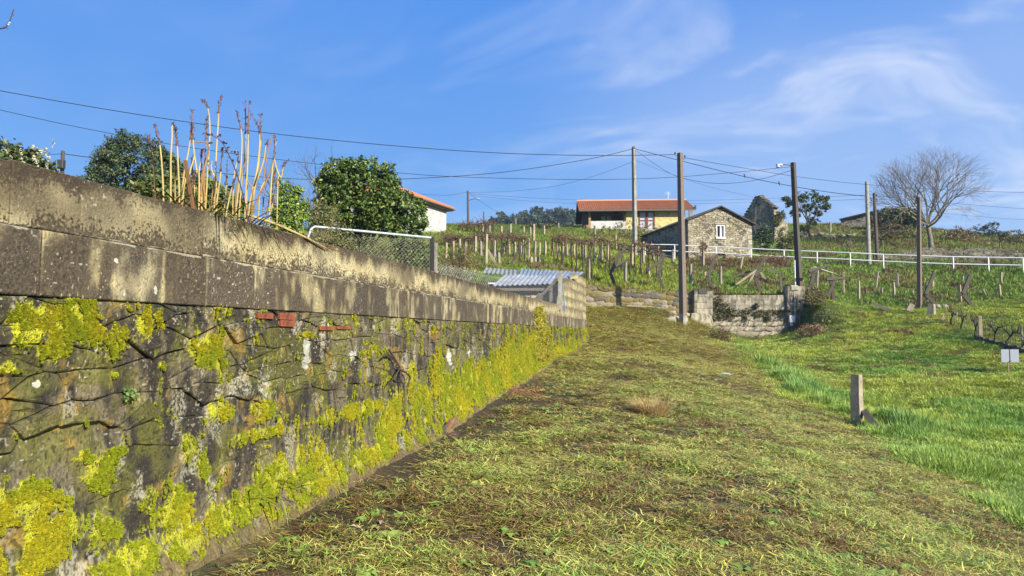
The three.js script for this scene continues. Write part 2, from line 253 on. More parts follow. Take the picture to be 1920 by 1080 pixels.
const hillColour = (X, d) => { const n = fbm(X * 0.35 + 3, d * 0.35, 4), m = fbm(X * 1.7, d * 1.7, 3); return mixc(mixc([0.12, 0.16, 0.03], [0.22, 0.22, 0.06], n), [0.18, 0.12, 0.06], sst(0.55, 0.75, m) * 0.7); };
const rowsNear = [...range(-6, 3, 24), ...range(3.12, END + 0.06, 230, (t) => Math.pow(t, 1.7))];
// path and meadow: right of the wall face, below the terrace
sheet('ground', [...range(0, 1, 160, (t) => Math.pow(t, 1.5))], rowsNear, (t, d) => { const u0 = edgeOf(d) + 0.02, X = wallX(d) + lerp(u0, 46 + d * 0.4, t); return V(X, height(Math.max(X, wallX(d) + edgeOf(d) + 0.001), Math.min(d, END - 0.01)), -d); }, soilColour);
// garden behind the wall
sheet('garden_ground', range(0, 1, 90, (t) => Math.pow(t, 1.6)), rowsNear, (t, d) => { const X = wallX(d) + lerp(edgeOf(d) - 0.02, -70, t); return V(X, hillY(X, d), -d); }, hillColour);
// slope above the terrace wall, crest and the land behind it
sheet('hillside', range(-1.5, 1.5, 200), [...range(END, 90, 130), ...range(91, 900, 40, (t) => t * t)], (a, d) => {
  const X = a * Math.min(d, 110) + (d > 110 ? a * (d - 110) : 0); let y = hillY(clamp(X, -120, 120), Math.min(d, 110)); if (d > 100) y = lerp(y, 4, sst(100, 260, d)); return V(X, y, -d);
}, hillColour);

// ---------------------------------------------------------------- grass as blades
function bladeGeo(seed, n, h, w, spread, lie, seg = 2) { // a clump of n blades; lie = 0 upright .. 1 flat
  const r = rng(seed), tb = new TB(true);
  for (let i = 0; i < n; i++) {
    const a = r() * Math.PI * 2, q = Math.sqrt(r()) * spread, b = a + (r() - 0.5) * 2.4 + (lie > 0.5 ? r() * 6 : 0), L = h * (0.55 + 0.65 * r()), lean = lie > 0.5 ? 0.95 + r() * 0.55 : 0.1 + r() * 0.55 + lie, bend = lie > 0.5 ? (r() - 0.5) * 0.7 : 0.35 + r() * 0.8;
    let p = V(Math.cos(a) * q, lie > 0.5 ? 0.004 + r() * 0.035 : -0.02, Math.sin(a) * q), tilt = lean; let yaw = b; const W = w * (0.7 + 0.6 * r());
    const v = 0.55 + 0.9 * r(); tb.col = [v * (0.94 + 0.14 * r()), v, v * (0.8 + 0.3 * r())];
    const side = V(-Math.sin(yaw), lie > 0.5 ? (r() - 0.5) : 0, Math.cos(yaw)).normalize().multiplyScalar(W / 2); let w0 = 1;
    for (let k = 0; k < seg; k++) {
      const l = L / seg, nx = p.clone().add(V(Math.sin(tilt) * Math.cos(yaw) * l, Math.cos(tilt) * l * (lie > 0.5 ? 0.7 : 1), Math.sin(tilt) * Math.sin(yaw) * l)), w1 = k === seg - 1 ? 0 : 0.8;
      const s0 = side.clone().multiplyScalar(w0), s1 = side.clone().multiplyScalar(w1);
      if (w1) tb.quad(p.clone().sub(s0), p.clone().add(s0), nx.clone().add(s1), nx.clone().sub(s1)); else tb.tri(p.clone().sub(s0), p.clone().add(s0), nx);
      p = nx; w0 = w1; tilt += bend / seg; if (lie > 0.5) yaw += (r() - 0.5) * 0.9;
    }
  }
  return tb.geo();
}
function scatter(name, label, category, geos, list, material = M.grass) { // list of [X, y, d, scale, [r,g,b], yscale]; one object of uncountable stuff
  const g = new THREE.Group(); g.name = numbered(name); g.userData = { label, category, kind: 'stuff' }; scene.add(g);
  geos.forEach((geo, k) => {
    const mine = list.filter((_, i) => i % geos.length === k), im = shade(new THREE.InstancedMesh(geo, material, mine.length)), m = new THREE.Matrix4(), q = new THREE.Quaternion(), r = rng(99 + k), c = new THREE.Color();
    mine.forEach((e, i) => { q.setFromEuler(new THREE.Euler((r() - 0.5) * 0.25, r() * 6.283, (r() - 0.5) * 0.25)); m.compose(V(e[0], e[1], -e[2]), q, V(e[3], e[3] * (e[5] ?? 1), e[3])); im.setMatrixAt(i, m); im.setColorAt(i, c.setRGB(...e[4])); });
    im.name = category.replace(/ /g, '_') + '_clump'; im.userData.kind = 'stuff'; g.add(im);
  });
  return g;
}
{ // cut grass lying on the path
  const r = rng(5), list = [], geos = [1, 2, 3, 4, 5].map((s) => bladeGeo(s, 13, 0.085, 0.0062, 0.13, 1, 3));
  for (let i = 0; i < 125000; i++) {
    const d = 2.6 * Math.pow(END / 2.6, Math.pow(r(), 1.12)), u = r(), X0 = Math.max(wallX(d) + (d > 28 ? edgeOf(d) + 0.1 : 0.04), -0.9 * d), X1 = Math.min(pathEdge(d) + 1.2, 0.95 * d); const X = lerp(X0, X1, u); if (X1 < X0) continue;
    if (r() < uncut(X, d) * 0.85) continue;
    if (d < 28 && X - wallX(d) < 0.30 && r() < 0.75) continue; if (d < 16 && r() < 0.75 * sst(1.5, 0.5, X - wallX(d) + (fbm(X * 2, d * 2, 2) - 0.5) * 1.6)) continue;
    const n = fbm(X * 0.8 + 5, d * 0.8, 3), m = fbm(X * 2.6, d * 2.6 + 7, 3), k = r(); let c;
    const brown = sst(0.48, 0.70, n), lush = sst(0.54, 0.68, m), far = sst(14, 40, d); if (r() < (0.20 + 0.5 * sst(0.5, 0.36, m) + 0.25 * brown) * (1 - far)) continue;
    if (brown * 0.42 + 0.24 > k) c = mixc([0.12, 0.068, 0.018], [0.36, 0.22, 0.06], r()); else if (lush * 0.5 + 0.24 > r()) c = mixc([0.22, 0.33, 0.04], [0.46, 0.58, 0.11], r()); else c = mixc([0.28, 0.28, 0.035], [0.78, 0.70, 0.18], r());
    if (r() < sst(9, 26, d) * 0.5) c = mixc(c, [0.62, 0.50, 0.12], 0.7);  // far blades lightened towards straw, part of the painted brightening with distance
    const s = 0.7 + 0.5 * r() + 0.05 * d * (0.5 + r() * 0.7);
    list.push([X, height(X, d) + 0.004 + (lush > 0.6 ? 0.01 : 0), d, s * (lush > 0.5 ? 0.95 : 0.8), c, (lush > 0.5 ? 0.95 : 0.8) / Math.sqrt(s)]);
  }
  scatter('grass_clippings', 'mown grass clippings and thatch lying over the path', 'cut grass', geos, list);
}
{ // small broad leaved weeds and fallen leaves in the cut grass
  const r = rng(6), list = [], dead = [], rosette = (sd) => { const q = rng(sd), tb = new TB(true); for (let i = 0; i < 7; i++) { const a = i / 7 * 6.283 + q() * 0.6, L = 0.05 + 0.04 * q(), w = L * 0.34, dx = Math.cos(a), dz = Math.sin(a), p = V(0, 0.006, 0), m = V(dx * L * 0.55, 0.02 + 0.015 * q(), dz * L * 0.55), e = V(dx * L, 0.008, dz * L), s = V(-dz * w, 0, dx * w); tb.col = [0.8 + 0.4 * q(), 0.9 + 0.2 * q(), 0.8]; tb.tri(p, m.clone().sub(s), m.clone().add(s)); tb.tri(m.clone().add(s), m.clone().sub(s), e); } return tb.geo(); };
  for (let i = 0; i < 1500; i++) { const d = 3 * Math.pow(10, r() * 0.9), X = lerp(Math.max(wallX(d) + 0.3, -0.9 * d), Math.min(pathEdge(d), 0.9 * d), r()); if (fbm(X * 1.1 + 60, d * 1.1, 3) < 0.5 && r() < 0.8) continue; (r() < 0.6 ? list : dead).push([X, height(X, d) + 0.012, d, 0.6 + 0.9 * r(), []]); }
  for (const e of list) e[4] = mixc([0.12, 0.22, 0.035], [0.26, 0.36, 0.08], r()); for (const e of dead) e[4] = mixc([0.30, 0.17, 0.08], [0.62, 0.5, 0.34], r());
  scatter('path_weeds', 'small leafy weeds growing in the mown path', 'weeds', [rosette(1), rosette(2)], list); const leafG = (sd) => { const q = rng(sd), tb = new TB(true), L = 0.035; tb.col = [1, 1, 1]; tb.tri(V(-L, 0, 0), V(0, 0.012, L * 0.5), V(L, 0.004, 0)); tb.tri(V(-L, 0, 0), V(L, 0.004, 0), V(0, 0.014, -L * 0.5)); return tb.geo(); };
  scatter('leaf_litter', 'scattered dead leaves and chips lying on the mown path', 'leaf litter', [leafG(1)], dead);
}
{ // uncut meadow right of the path
  const r = rng(8), list = [], geos = [11, 12, 13, 14].map((s) => bladeGeo(s, 15, 0.22, 0.010, 0.11, 0, 3));
  for (let i = 0; i < 80000; i++) {
    const d = 5.5 * Math.pow(END / 5.5, Math.pow(r(), 0.85)), X0 = pathEdge(d) - 0.9, X1 = 0.92 * d + 1; if (X1 < X0) continue; const X = lerp(X0, X1, r());
    if (r() > uncut(X, d)) continue;
    const n = fbm(X * 0.45 + 2, d * 0.45, 3), m = fbm(X * 1.9, d * 1.9, 3), t = r(); let c = mixc([0.19, 0.36, 0.05], [0.36, 0.56, 0.09], t);
    c = mixc(c, [0.60, 0.64, 0.10], sst(0.36, 0.60, n) * (0.25 + 0.6 * sst(13, 24, d))); c = mixc(c, [0.62, 0.70, 0.10], sst(0.44, 0.58, fbm(X * 0.6 + 3, d * 0.5 + 50, 3) + 0.012 * (d - 27)) * 0.45); const dry = sst(0.62, 0.74, m) * sst(19, 25, d); if (r() < dry) c = mixc([0.26, 0.15, 0.06], [0.42, 0.30, 0.13], t);  // lime lift grows with distance in patches, painted to brighten the far bank
    const tall = 0.42 + 0.62 * sst(0.35, 0.65, fbm(X * 0.7 + 31, d * 0.7, 3)), near = sst(24, 12, d), rim = sst(0.1, 0.6, X - pathEdge(d)) * sst(2.2, 1.0, X - pathEdge(d)) * sst(13, 16, d) * sst(34, 26, d) * sst(0.50, 0.62, fbm(X * 1.1, d * 1.1 + 80, 2));
    const s = (0.55 + 0.3 * r() + 0.022 * d);
    if (rim > 0.2) c = mixc(c, [0.20, 0.40, 0.09], rim * 0.8); list.push([X, height(X, d), d, s * (1 + 0.25 * rim), c, (0.5 + near * 0.5) * tall + rim * 0.9]);
  }
  scatter('meadow_grass', 'long bright green grass of the meadow right of the path', 'grass', geos, list);
}
{ // vineyard and hill grass
  const r = rng(12), list = [], geos = [21, 22, 23].map((s) => bladeGeo(s, 12, 0.24, 0.022, 0.16, 0, 2));
  for (let i = 0; i < 70000; i++) {
    const d = lerp(30, 92, Math.pow(r(), 1.3)), X = lerp(-0.30, 0.80, r()) * d; if (d < END && X - wallX(d) > edgeOf(d) - 0.3) continue;
    const n = fbm(X * 0.22 + 7, d * 0.22, 3), m = fbm(X * 0.7, d * 0.7 + 4, 3), t = r(); let c = mixc([0.18, 0.32, 0.05], [0.38, 0.52, 0.08], t);
    const a = X / d; if (a > 0.05 && a < 0.24) c = mixc(c, [0.50, 0.56, 0.05], 0.55); c = mixc(c, [0.34, 0.31, 0.10], sst(0.48, 0.7, n) * 0.8);
    const brown = Math.max(sst(0.60, 0.70, m) * 0.8, a > 0.245 && a < 0.40 && d > 52.2 && d < 57 ? 0.85 : 0, d > 57 && a > 0.42 ? sst(0.40, 0.6, m) * 0.8 : 0); if (r() < brown) c = mixc([0.18, 0.10, 0.055], [0.32, 0.22, 0.10], r());
    if (d > 66 && a < 0.13) c = mixc(c, [0.24, 0.33, 0.07], 0.7);
    const road = a > 0.16 && d > 57 && d < 60.5 && a < 0.24; if (road) continue;
    const s = 0.8 + 0.6 * r() + 0.008 * d; list.push([X, height(X, d) - 0.01, d, s, c, d > 60 && a > 0.3 ? 1.2 : 0.9]);
  }
  scatter('hillside_grass', 'green and straw coloured grass over the vineyard slope and hill', 'grass', geos, list);
}
// ---------------------------------------------------------------- the long garden wall
const WT = V(0.222, 0, -1).normalize(), WN = V(1, 0, 0.222).normalize(), WO = V(-3.236, 0, 0), KS = Math.hypot(0.222, 1);
const wp = (s, y, n) => V(WO.x + WT.x * s + WN.x * n, y, WO.z + WT.z * s + WN.z * n);
const wallPx = (px, py) => { const d = 3.236 / (0.222 - (px - 960) / F); return [d * KS, at(px, py, d).y]; };
const wallFoot = (s) => height(wallX(s / KS) + 0.02, s / KS) - 0.075;
const TOP = 2.46, MID = 2.136, LOW = 1.79;
const S0 = -4, S1 = 28.7;
const joints = (seed, from, to, fixed) => { const r = rng(seed), a = []; let s = from; const f = fixed.map((p) => wallPx(p, 500)[0]).sort((x, y) => x - y); while (s < f[0] - 0.3) { a.push(s); s += 0.38 + 0.08 * r(); } a.push(...f); s = f[f.length - 1]; while (s < to - 0.3) { s += 0.39 + 0.07 * r(); a.push(Math.min(s, to)); } if (a[a.length - 1] < to) a.push(to); return a; };
const J1 = joints(3, S0, S1, [147, 258, 345, 380, 437, 560, 630, 700]), J2 = joints(4, S0, S1, [70, 208, 300, 383, 475, 520, 650, 745]);
const jd = (J, s) => { let b = 9; for (const j of J) { const q = Math.abs(j - s); if (q < b) b = q; } return b; };
// patches of moss where the photograph shows them: px, py, half sizes
const mossAt = [[55, 615, 50, 45], [95, 660, 30, 30], [150, 615, 65, 45], [210, 640, 40, 30], [150, 565, 25, 14], [385, 655, 28, 32], [420, 773, 30, 24], [495, 772, 20, 20], [488, 815, 42, 11], [360, 840, 12, 25], [390, 880, 8, 30], [205, 885, 18, 32], [220, 850, 22, 10], [165, 855, 18, 10], [680, 768, 66, 13], [40, 955, 90, 42], [120, 1000, 90, 30], [40, 1050, 120, 40], [350, 950, 26, 40], [360, 1010, 40, 30], [210, 1000, 40, 30], [480, 930, 60, 30], [520, 900, 40, 30], [450, 960, 60, 26], [250, 1050, 60, 30], [730, 800, 30, 40], [700, 850, 40, 25], [800, 745, 40, 40], [855, 735, 40, 50], [820, 700, 16, 40], [770, 720, 12, 36], [905, 715, 40, 42], [950, 690, 36, 36], [985, 660, 30, 40], [610, 900, 30, 20], [600, 860, 14, 22], [640, 1000, 40, 20], [575, 630, 16, 9], [20, 690, 26, 14], [265, 610, 10, 24]]
  .map(([x, y, a, b]) => { const c = wallPx(x, y), e = wallPx(x + a, y), t = wallPx(x, y - b); return [c[0], c[1], Math.max(0.03, e[0] - c[0]), Math.max(0.02, t[1] - c[1])]; });
function moss(s, y) {
  if (y > LOW + 0.02) return 0; let v = -0.32;
  for (const b of mossAt) { const dx = (s - b[0]) / b[2], dy = (y - b[1]) / b[3], q = dx * dx + dy * dy; if (q < 2.4) { const k = 0.62 * (1 - q * 0.62); if (k > v) v = k; } }
  const h = y - footLine(s), base = 0.26 * sst(0.75, 0.1, h) * sst(3, 6, s) + 0.13 * sst(8, 13, s) * sst(1.3, 0.2, h) * sst(24.5, 22, s) + 0.12 * sst(LOW - 0.28, LOW - 0.02, y); v = Math.max(v, -0.1 + base) + 0.35 * base;
  v += (fbm(s * 7 + 3, y * 3.6, 3) - 0.5) * 1.35 + (fbm(s * 32, y * 20, 2) - 0.5) * 0.95; return sst(-0.04, 0.58, v);
}
const footTab = Array.from({ length: 341 }, (_, i) => wallFoot(S0 + i * 0.1));
const footLine = (s) => { const f = clamp((s - S0) * 10, 0, 339.9), i = Math.floor(f); return lerp(footTab[i], footTab[i + 1], f - i); };
const splats = [[212, 489, 4, 7], [287, 545, 3, 9], [228, 550, 2, 6], [70, 720, 8, 8], [185, 655, 9, 7], [575, 650, 6, 20], [575, 680, 9, 14], [615, 610, 2, 7], [660, 668, 6, 10], [880, 662, 3, 12], [843, 668, 4, 16]].map(([x, y, a, b]) => { const c = wallPx(x, y), e = wallPx(x + a, y), t = wallPx(x, y - b); return [c[0], c[1], e[0] - c[0], t[1] - c[1]]; });
function wallColour(s, y, o) {
  const n1 = fbm(s * 2.1 + 50, y * 2.1, 3), n2 = fbm(s * 9 + 7, y * 6, 3), g = 0.62 * vn(s * 88, y * 78) + 0.38 * vn(s * 170, y * 155), g2 = vn(s * 260 + 3, y * 240), st = fbm(s * 11, y * 1.3 + 3, 3), wob = (n2 - 0.5) * 0.03; let r, gr, b, h = 0.45 + 0.3 * (g - 0.5) + 0.25 * (n2 - 0.5);
  if (y > LOW + wob * 0.4) {
    const c3 = y > TOP, t = c3 ? ((y - TOP) / 0.33) % 1 : y > MID ? (y - MID) / (TOP - MID) : (y - LOW) / (MID - LOW), second = y <= MID, fade = sst(14, 22, s), low = fbm(s * 0.9 + 5, second ? 40 : 20, 3) - 0.5, q = (st - 0.5) * 0.9 + (fbm(s * 4.3 + 70, y * 2.2, 3) - 0.5) * 1.3 + (n2 - 0.5) * 1.1 + (g - 0.5) * 1.5 + low * 0.9; let dark;
    if (!second) dark = Math.max(sst(0.42, 0.86, t + q * 0.42), sst(0.36, 0.0, t + q * 0.42) * 0.9, sst(0.50, 0.75, n1 + (g - 0.5) * 0.3) * 0.75); else { dark = sst(0.0, 0.8, 0.80 + (st - 0.5) * 1.5 + (n2 - 0.5) * 1.5 + (g - 0.5) * 0.9 + (n1 - 0.5) * 1.5 - 0.55 * sst(0.03, 0.0, jd(J2, s) + (n2 - 0.5) * 0.05) * sst(0.45, 0.6, vn(s * 2.3, 7))); dark = Math.max(dark, 0.12); }
    dark *= 1 - 0.35 * fade * (second ? 0.2 : 1);
    const sp = 0.25 + 1.5 * g + 0.35 * (g2 - 0.5); r = lerp(0.50, 0.066, dark) * sp; gr = lerp(0.43, 0.048, dark) * sp; b = lerp(0.235, 0.027, dark) * sp;
    if (second && !c3) { r = lerp(r, 0.23 * sp, 0.14); gr = lerp(gr, 0.20 * sp, 0.14); b = lerp(b, 0.15 * sp, 0.14); }
    const sk = Math.max(sst(0.86, 0.95, g2) * sst(0.45, 0.6, n2), sst(0.84, 0.92, vn(s * 58 + 31, y * 52)) * sst(0.45, 0.65, fbm(s * 2.3, y * 2.3 + 33, 2))); r = lerp(r, 0.55, sk * 0.7); gr = lerp(gr, 0.52, sk * 0.7); b = lerp(b, 0.40, sk * 0.7);
    if (Math.abs(y - MID + wob) < 0.011 && !c3) { const k = sst(0.3, 0.6, vn(s * 18, 3)); r = lerp(r, 0.52, k * 0.7); gr = lerp(gr, 0.48, k * 0.7); b = lerp(b, 0.34, k * 0.7); }
    h += 0.2 * (1 - dark) * n2;
  } else {
    const st2 = fbm(s * 16, y * 3.2 + 9, 3), lich = sst(0.60, 0.74, fbm(s * 7 + 20, y * 4.2, 4)), dk = sst(0.30, 0.58, n1 + (st2 - 0.5) * 0.9 + (g - 0.5) * 0.3), ol = sst(0.45, 0.66, fbm(s * 4 + 80, y * 4, 3)), och = sst(0.66, 0.76, fbm(s * 6 - 30, y * 5, 3)), pit = sst(0.74, 0.9, vn(s * 46 + 9, y * 40)), sp = (0.40 + 1.2 * g) * (1 - 0.6 * pit);
    r = lerp(0.165, 0.032, dk) * sp; gr = lerp(0.138, 0.026, dk) * sp; b = lerp(0.078, 0.018, dk) * sp;
    r = lerp(r, 0.145 * sp, ol * 0.6); gr = lerp(gr, 0.145 * sp, ol * 0.6); b = lerp(b, 0.014 * sp, ol * 0.6);
    r = lerp(r, 0.34 * sp, och * 0.6); gr = lerp(gr, 0.22 * sp, och * 0.6); b = lerp(b, 0.035 * sp, och * 0.6);
    const l = Math.max(lich * sst(0.25, 0.7, g), sst(0.88, 0.96, g2) * 0.8 * sst(0.4, 0.6, st2)); r = lerp(r, 0.50, l * 0.75); gr = lerp(gr, 0.47, l * 0.75); b = lerp(b, 0.34, l * 0.75);
    const dot = sst(0.80, 0.90, vn(s * 62 + 11, y * 56)) * sst(0.40, 0.62, fbm(s * 3.1, y * 3.1 + 12, 2)); r = lerp(r, 0.46, dot * 0.75); gr = lerp(gr, 0.43, dot * 0.75); b = lerp(b, 0.31, dot * 0.75);
    const m0 = moss(s, y), m = m0 * (0.25 + 0.75 * sst(0.62 - 0.4 * m0, 0.78 - 0.4 * m0, g)), mg = 0.4 + 1.0 * g2; r = lerp(r, lerp(0.17, 0.47, m0) * mg, m); gr = lerp(gr, lerp(0.18, 0.47, m0) * mg, m); b = lerp(b, 0.016 * mg, m); h = lerp(h, 0.6 + 0.4 * g2, m);
    const dirt = sst(0.22, 0.06, y - footLine(s) - (n2 - 0.5) * 0.16); r = lerp(r, 0.17 * sp, dirt * 0.75); gr = lerp(gr, 0.12 * sp, dirt * 0.75); b = lerp(b, 0.05 * sp, dirt * 0.75);
  }
  for (const q of splats) { const dx = (s - q[0]) / q[2], dy = (y - q[1]) / q[3], e = dx * dx + dy * dy + (g - 0.5) * 1.6 + (n2 - 0.5) * 1.6; if (e < 1) { const k = sst(1, 0.6, e); r = lerp(r, 0.62, k * 0.85); gr = lerp(gr, 0.62, k * 0.85); b = lerp(b, 0.53, k * 0.85); } }
  o[0] = r; o[1] = gr; o[2] = b; o[3] = h;
}
const SEG = [[2.4, 8.4, -0.3, 2.5, 2048, 956], [8.4, 18.4, -0.1, 2.5, 2048, 540], [18.4, 29.4, 0.3, 4.3, 1280, 466]].map(([a, b, y0, y1, w, h]) => ({ a, b, y0, y1, tex: texture(w, h, (u, v, o) => wallColour(lerp(a, b, u), lerp(y0, y1, v), o), THREE.MirroredRepeatWrapping) }));
const segOf = (s) => (s < 8.4 ? SEG[0] : s < 18.4 ? SEG[1] : SEG[2]), wuv = (S, s, y) => [(s - S.a) / (S.b - S.a), (y - S.y0) / (S.y1 - S.y0)];
const tones = [[1, 1, 1], [0.86, 0.84, 0.82], [1.14, 1.12, 1.08], [0.95, 0.92, 0.84]];
for (const S of SEG) S.mats = tones.map(([r, g, b]) => mat(r, g, b, { t: S.tex, bump: 0.02, rough: 0.95 }));

const wall = thing('garden_wall', 'long wall of stained concrete blocks over mossy rubble stone, left of path', 'wall', wp(12, 0, 0));
// a block: chamfered front, top, back and ends
function wallBlock(s0, s1, y0, y1, n0, n1, b, S, tilt = 0) {
  const tb = new TB(), q = (s, y, n) => tb.quad, P = (s, y, n) => wp(s, y, n + tilt * (y - y0)), U = (s, y) => wuv(S, s, y);
  const A = [[s0 + b, y0 + b], [s1 - b, y0 + b], [s1 - b, y1 - b], [s0 + b, y1 - b]], O = [[s0, y0], [s1, y0], [s1, y1], [s0, y1]];
  const face = (a, na, b2, nb, c, nc, d, nd) => tb.quad(P(...a, na), P(...b2, nb), P(...c, nc), P(...d, nd), U(...a), U(...b2), U(...c), U(...d));
  face(A[0], n1, A[1], n1, A[2], n1, A[3], n1);
  for (let k = 0; k < 4; k++) { const j = (k + 1) % 4; face(O[k], n1 - b, O[j], n1 - b, A[j], n1, A[k], n1); }
  const top = (y, f) => { const a = [s0, y], c = [s1, y]; f ? tb.quad(P(...a, n1 - b), P(...c, n1 - b), P(...c, n0), P(...a, n0), U(s0, y - 0.02), U(s1, y - 0.02), U(s1, y - 0.12), U(s0, y - 0.12)) : tb.quad(P(...a, n0), P(...c, n0), P(...c, n1 - b), P(...a, n1 - b), U(s0, y), U(s1, y), U(s1, y + 0.1), U(s0, y + 0.1)); };
  top(y1, 1); top(y0, 0);
  tb.quad(P(s1, y0, n0), P(s0, y0, n0), P(s0, y1, n0), P(s1, y1, n0), U(s1, y0), U(s0, y0), U(s0, y1), U(s1, y1));
  tb.quad(P(s0, y0, n0), P(s0, y0, n1 - b), P(s0, y1, n1 - b), P(s0, y1, n0), U(s0, y0), U(s0 + 0.1, y0), U(s0 + 0.1, y1), U(s0, y1)); tb.quad(P(s1, y0, n1 - b), P(s1, y0, n0), P(s1, y1, n0), P(s1, y1, n1 - b), U(s1, y0), U(s1 - 0.1, y0), U(s1 - 0.1, y1), U(s1, y1));
  return tb.geo();
}
{
  const r = rng(21), put = (J, y0, y1, front) => { for (let i = 0; i + 1 < J.length; i++) { const s0 = J[i] + 0.0015, s1 = J[i + 1] - 0.0015, S = segOf((s0 + s1) / 2), e = (r() - 0.5) * 0.006; part(wall, 'block', wallBlock(s0, s1, y0 + 0.002, y1 + (y1 === TOP ? (r() - 0.5) * 0.012 : -0.002), -0.24, front + e, 0.006, S, (r() - 0.5) * 0.01), S.mats[(r() * 4) | 0]); } };
  put(J1, MID, TOP, -0.004); put(J2, LOW, MID, 0.012);
  // taller end of the wall beside the shed
  for (const [y, s] of [[TOP, 22.6], [2.79, 22.9], [3.12, 23.9], [3.45, 25.8]]) { const J = joints(7 + y * 10, s, S1, [1091]).filter((j) => j >= s); put(J[0] > s + 0.2 ? [s, ...J] : J, y, y + 0.33, -0.006); }
  // the wall bends away to the left beyond its end, hidden behind it
  const dirB = V(0.082, 0, -1).normalize(), nB = V(1, 0, 0.082).normalize(), b0 = wp(S1, 0, 0);
  for (let k = 0; k < 4; k++) { const m = frame(b0.clone().addScaledVector(dirB, 2 + k * 4), Math.atan2(-nB.z, nB.x)), y = 0.9 + k * 0.45; part(wall, 'return_wall', boxAt(m, -0.24, 0, y, 3.2 + k * 0.35, -2, 2), M.concreteGrey); }
  // mortar and rubble core
  const tb = { p: [], u: [] };
  for (const S of SEG) {
    const a = S === SEG[0] ? S0 : S.a, b = Math.min(S.b, S1), ns = Math.round((b - a) / (S === SEG[0] ? 0.035 : S === SEG[1] ? 0.06 : 0.1)), ny = 44, P = [], U = [], I = [];
    for (let j = 0; j <= ny; j++) for (let i = 0; i <= ns; i++) { const s = lerp(a, b, i / ns), f = footLine(s) - 0.12, y = lerp(f, LOW, j / ny), m = moss(s, y), n = -0.008 + 0.035 * (fbm(s * 4, y * 4, 3) - 0.5) + 0.014 * (vn(s * 26, y * 26) - 0.5) + 0.02 * m + 0.13 * sst(0.5, 0.0, (y - footLine(s))) ** 2; const p = wp(s, y, (j === ny ? Math.min(n, 0.005) : n) - 0.014 * sst(LOW - 0.86, LOW - 0.70, y) * (1 - 0.8 * m)); P.push(p.x, p.y, p.z); U.push(...wuv(S, s, y)); if (i && j) { const w = ns + 1, o = j * w + i; I.push(o - w - 1, o - w, o, o - w - 1, o, o - 1); } }
    const g = new THREE.BufferGeometry(); g.setAttribute('position', new THREE.Float32BufferAttribute(P, 3)); g.setAttribute('uv', new THREE.Float32BufferAttribute(U, 2)); g.setIndex(I); g.computeVertexNormals(); part(wall, 'mortar', g, S.mats[0]);
  }
  part(wall, 'core', (() => { const g = boxG(0.12, 3.6, S1 - S0 - 0.1); g.translate(0, 0, 0); g.applyMatrix4(frame(wp((S0 + S1) / 2, -0.1, -0.17), Math.atan2(-WN.z, WN.x))); return g; })(), M.concreteGrey);
  // rubble stones in rough courses
  const stones = [];
  // irregular angular stones: cells around scattered points, wider than tall
  const seeds = [], near = new Map(), cellKey = (a, c) => a + ',' + c;
  for (let j = 0; j < 12; j++) for (let i = 0; i < 104; i++) { const y = LOW - 0.045 - j * 0.15 + (r() - 0.5) * 0.15, q = 1.5 + (i + (j % 2) * 0.5) * 0.27 + (r() - 0.5) * 0.24; if (r() < 0.26 && j) continue; if (q > S1 - 0.1) continue; const e = [q, y, j]; seeds.push(e); const kk = cellKey(Math.floor(q), Math.floor(y / 0.5)); if (!near.has(kk)) near.set(kk, []); near.get(kk).push(e); }
  for (const e of seeds) {
    let poly = [[e[0] - 0.42, e[1] - 0.2], [e[0] + 0.42, e[1] - 0.2], [e[0] + 0.42, e[1] + 0.2], [e[0] - 0.42, e[1] + 0.2]];
    const cut = (nx, ny, c) => { const out = []; for (let i = 0; i < poly.length; i++) { const p = poly[i], q = poly[(i + 1) % poly.length], dp = p[0] * nx + p[1] * ny - c, dq = q[0] * nx + q[1] * ny - c; if (dp <= 0) out.push(p); if ((dp < 0 && dq > 0) || (dp > 0 && dq < 0)) { const f = dp / (dp - dq); out.push([p[0] + (q[0] - p[0]) * f, p[1] + (q[1] - p[1]) * f]); } } poly = out; };
    cut(0, 1, LOW - 0.006); const A = 0.13 + 0.0 * e[0];                            // squash along the wall
    for (let a = -1; a <= 1; a++) for (let c = -1; c <= 1; c++) for (const n of near.get(cellKey(Math.floor(e[0]) + a, Math.floor(e[1] / 0.5) + c)) ?? []) { if (n === e || !poly.length) continue; const nx = (n[0] - e[0]) * A, ny = n[1] - e[1]; cut(nx, ny, nx * (n[0] + e[0]) / 2 + ny * (n[1] + e[1]) / 2); }
    if (poly.length < 3) continue; const ys = poly.map((p) => p[1]), ss = poly.map((p) => p[0]), y0 = Math.min(...ys), y1 = Math.max(...ys), s0 = Math.min(...ss), s1 = Math.max(...ss); if (y0 < footLine(e[0]) + 0.02 || s1 - s0 < 0.07 || y1 - y0 < 0.04) continue;
    const upper = e[1] > LOW - 0.72; if (r() > (upper ? 0.95 : 0.4)) continue;
    stones.push({ poly, c: [e[0], (y0 + y1) / 2], s0, s1, k: e[2], proud: upper ? -0.006 + 0.034 * r() * r() + 0.010 * r() : -0.010 + 0.013 * r(), gap: upper ? 0.0015 + 0.004 * r() * r() : 0.001, seed: r() * 1000 });
  }
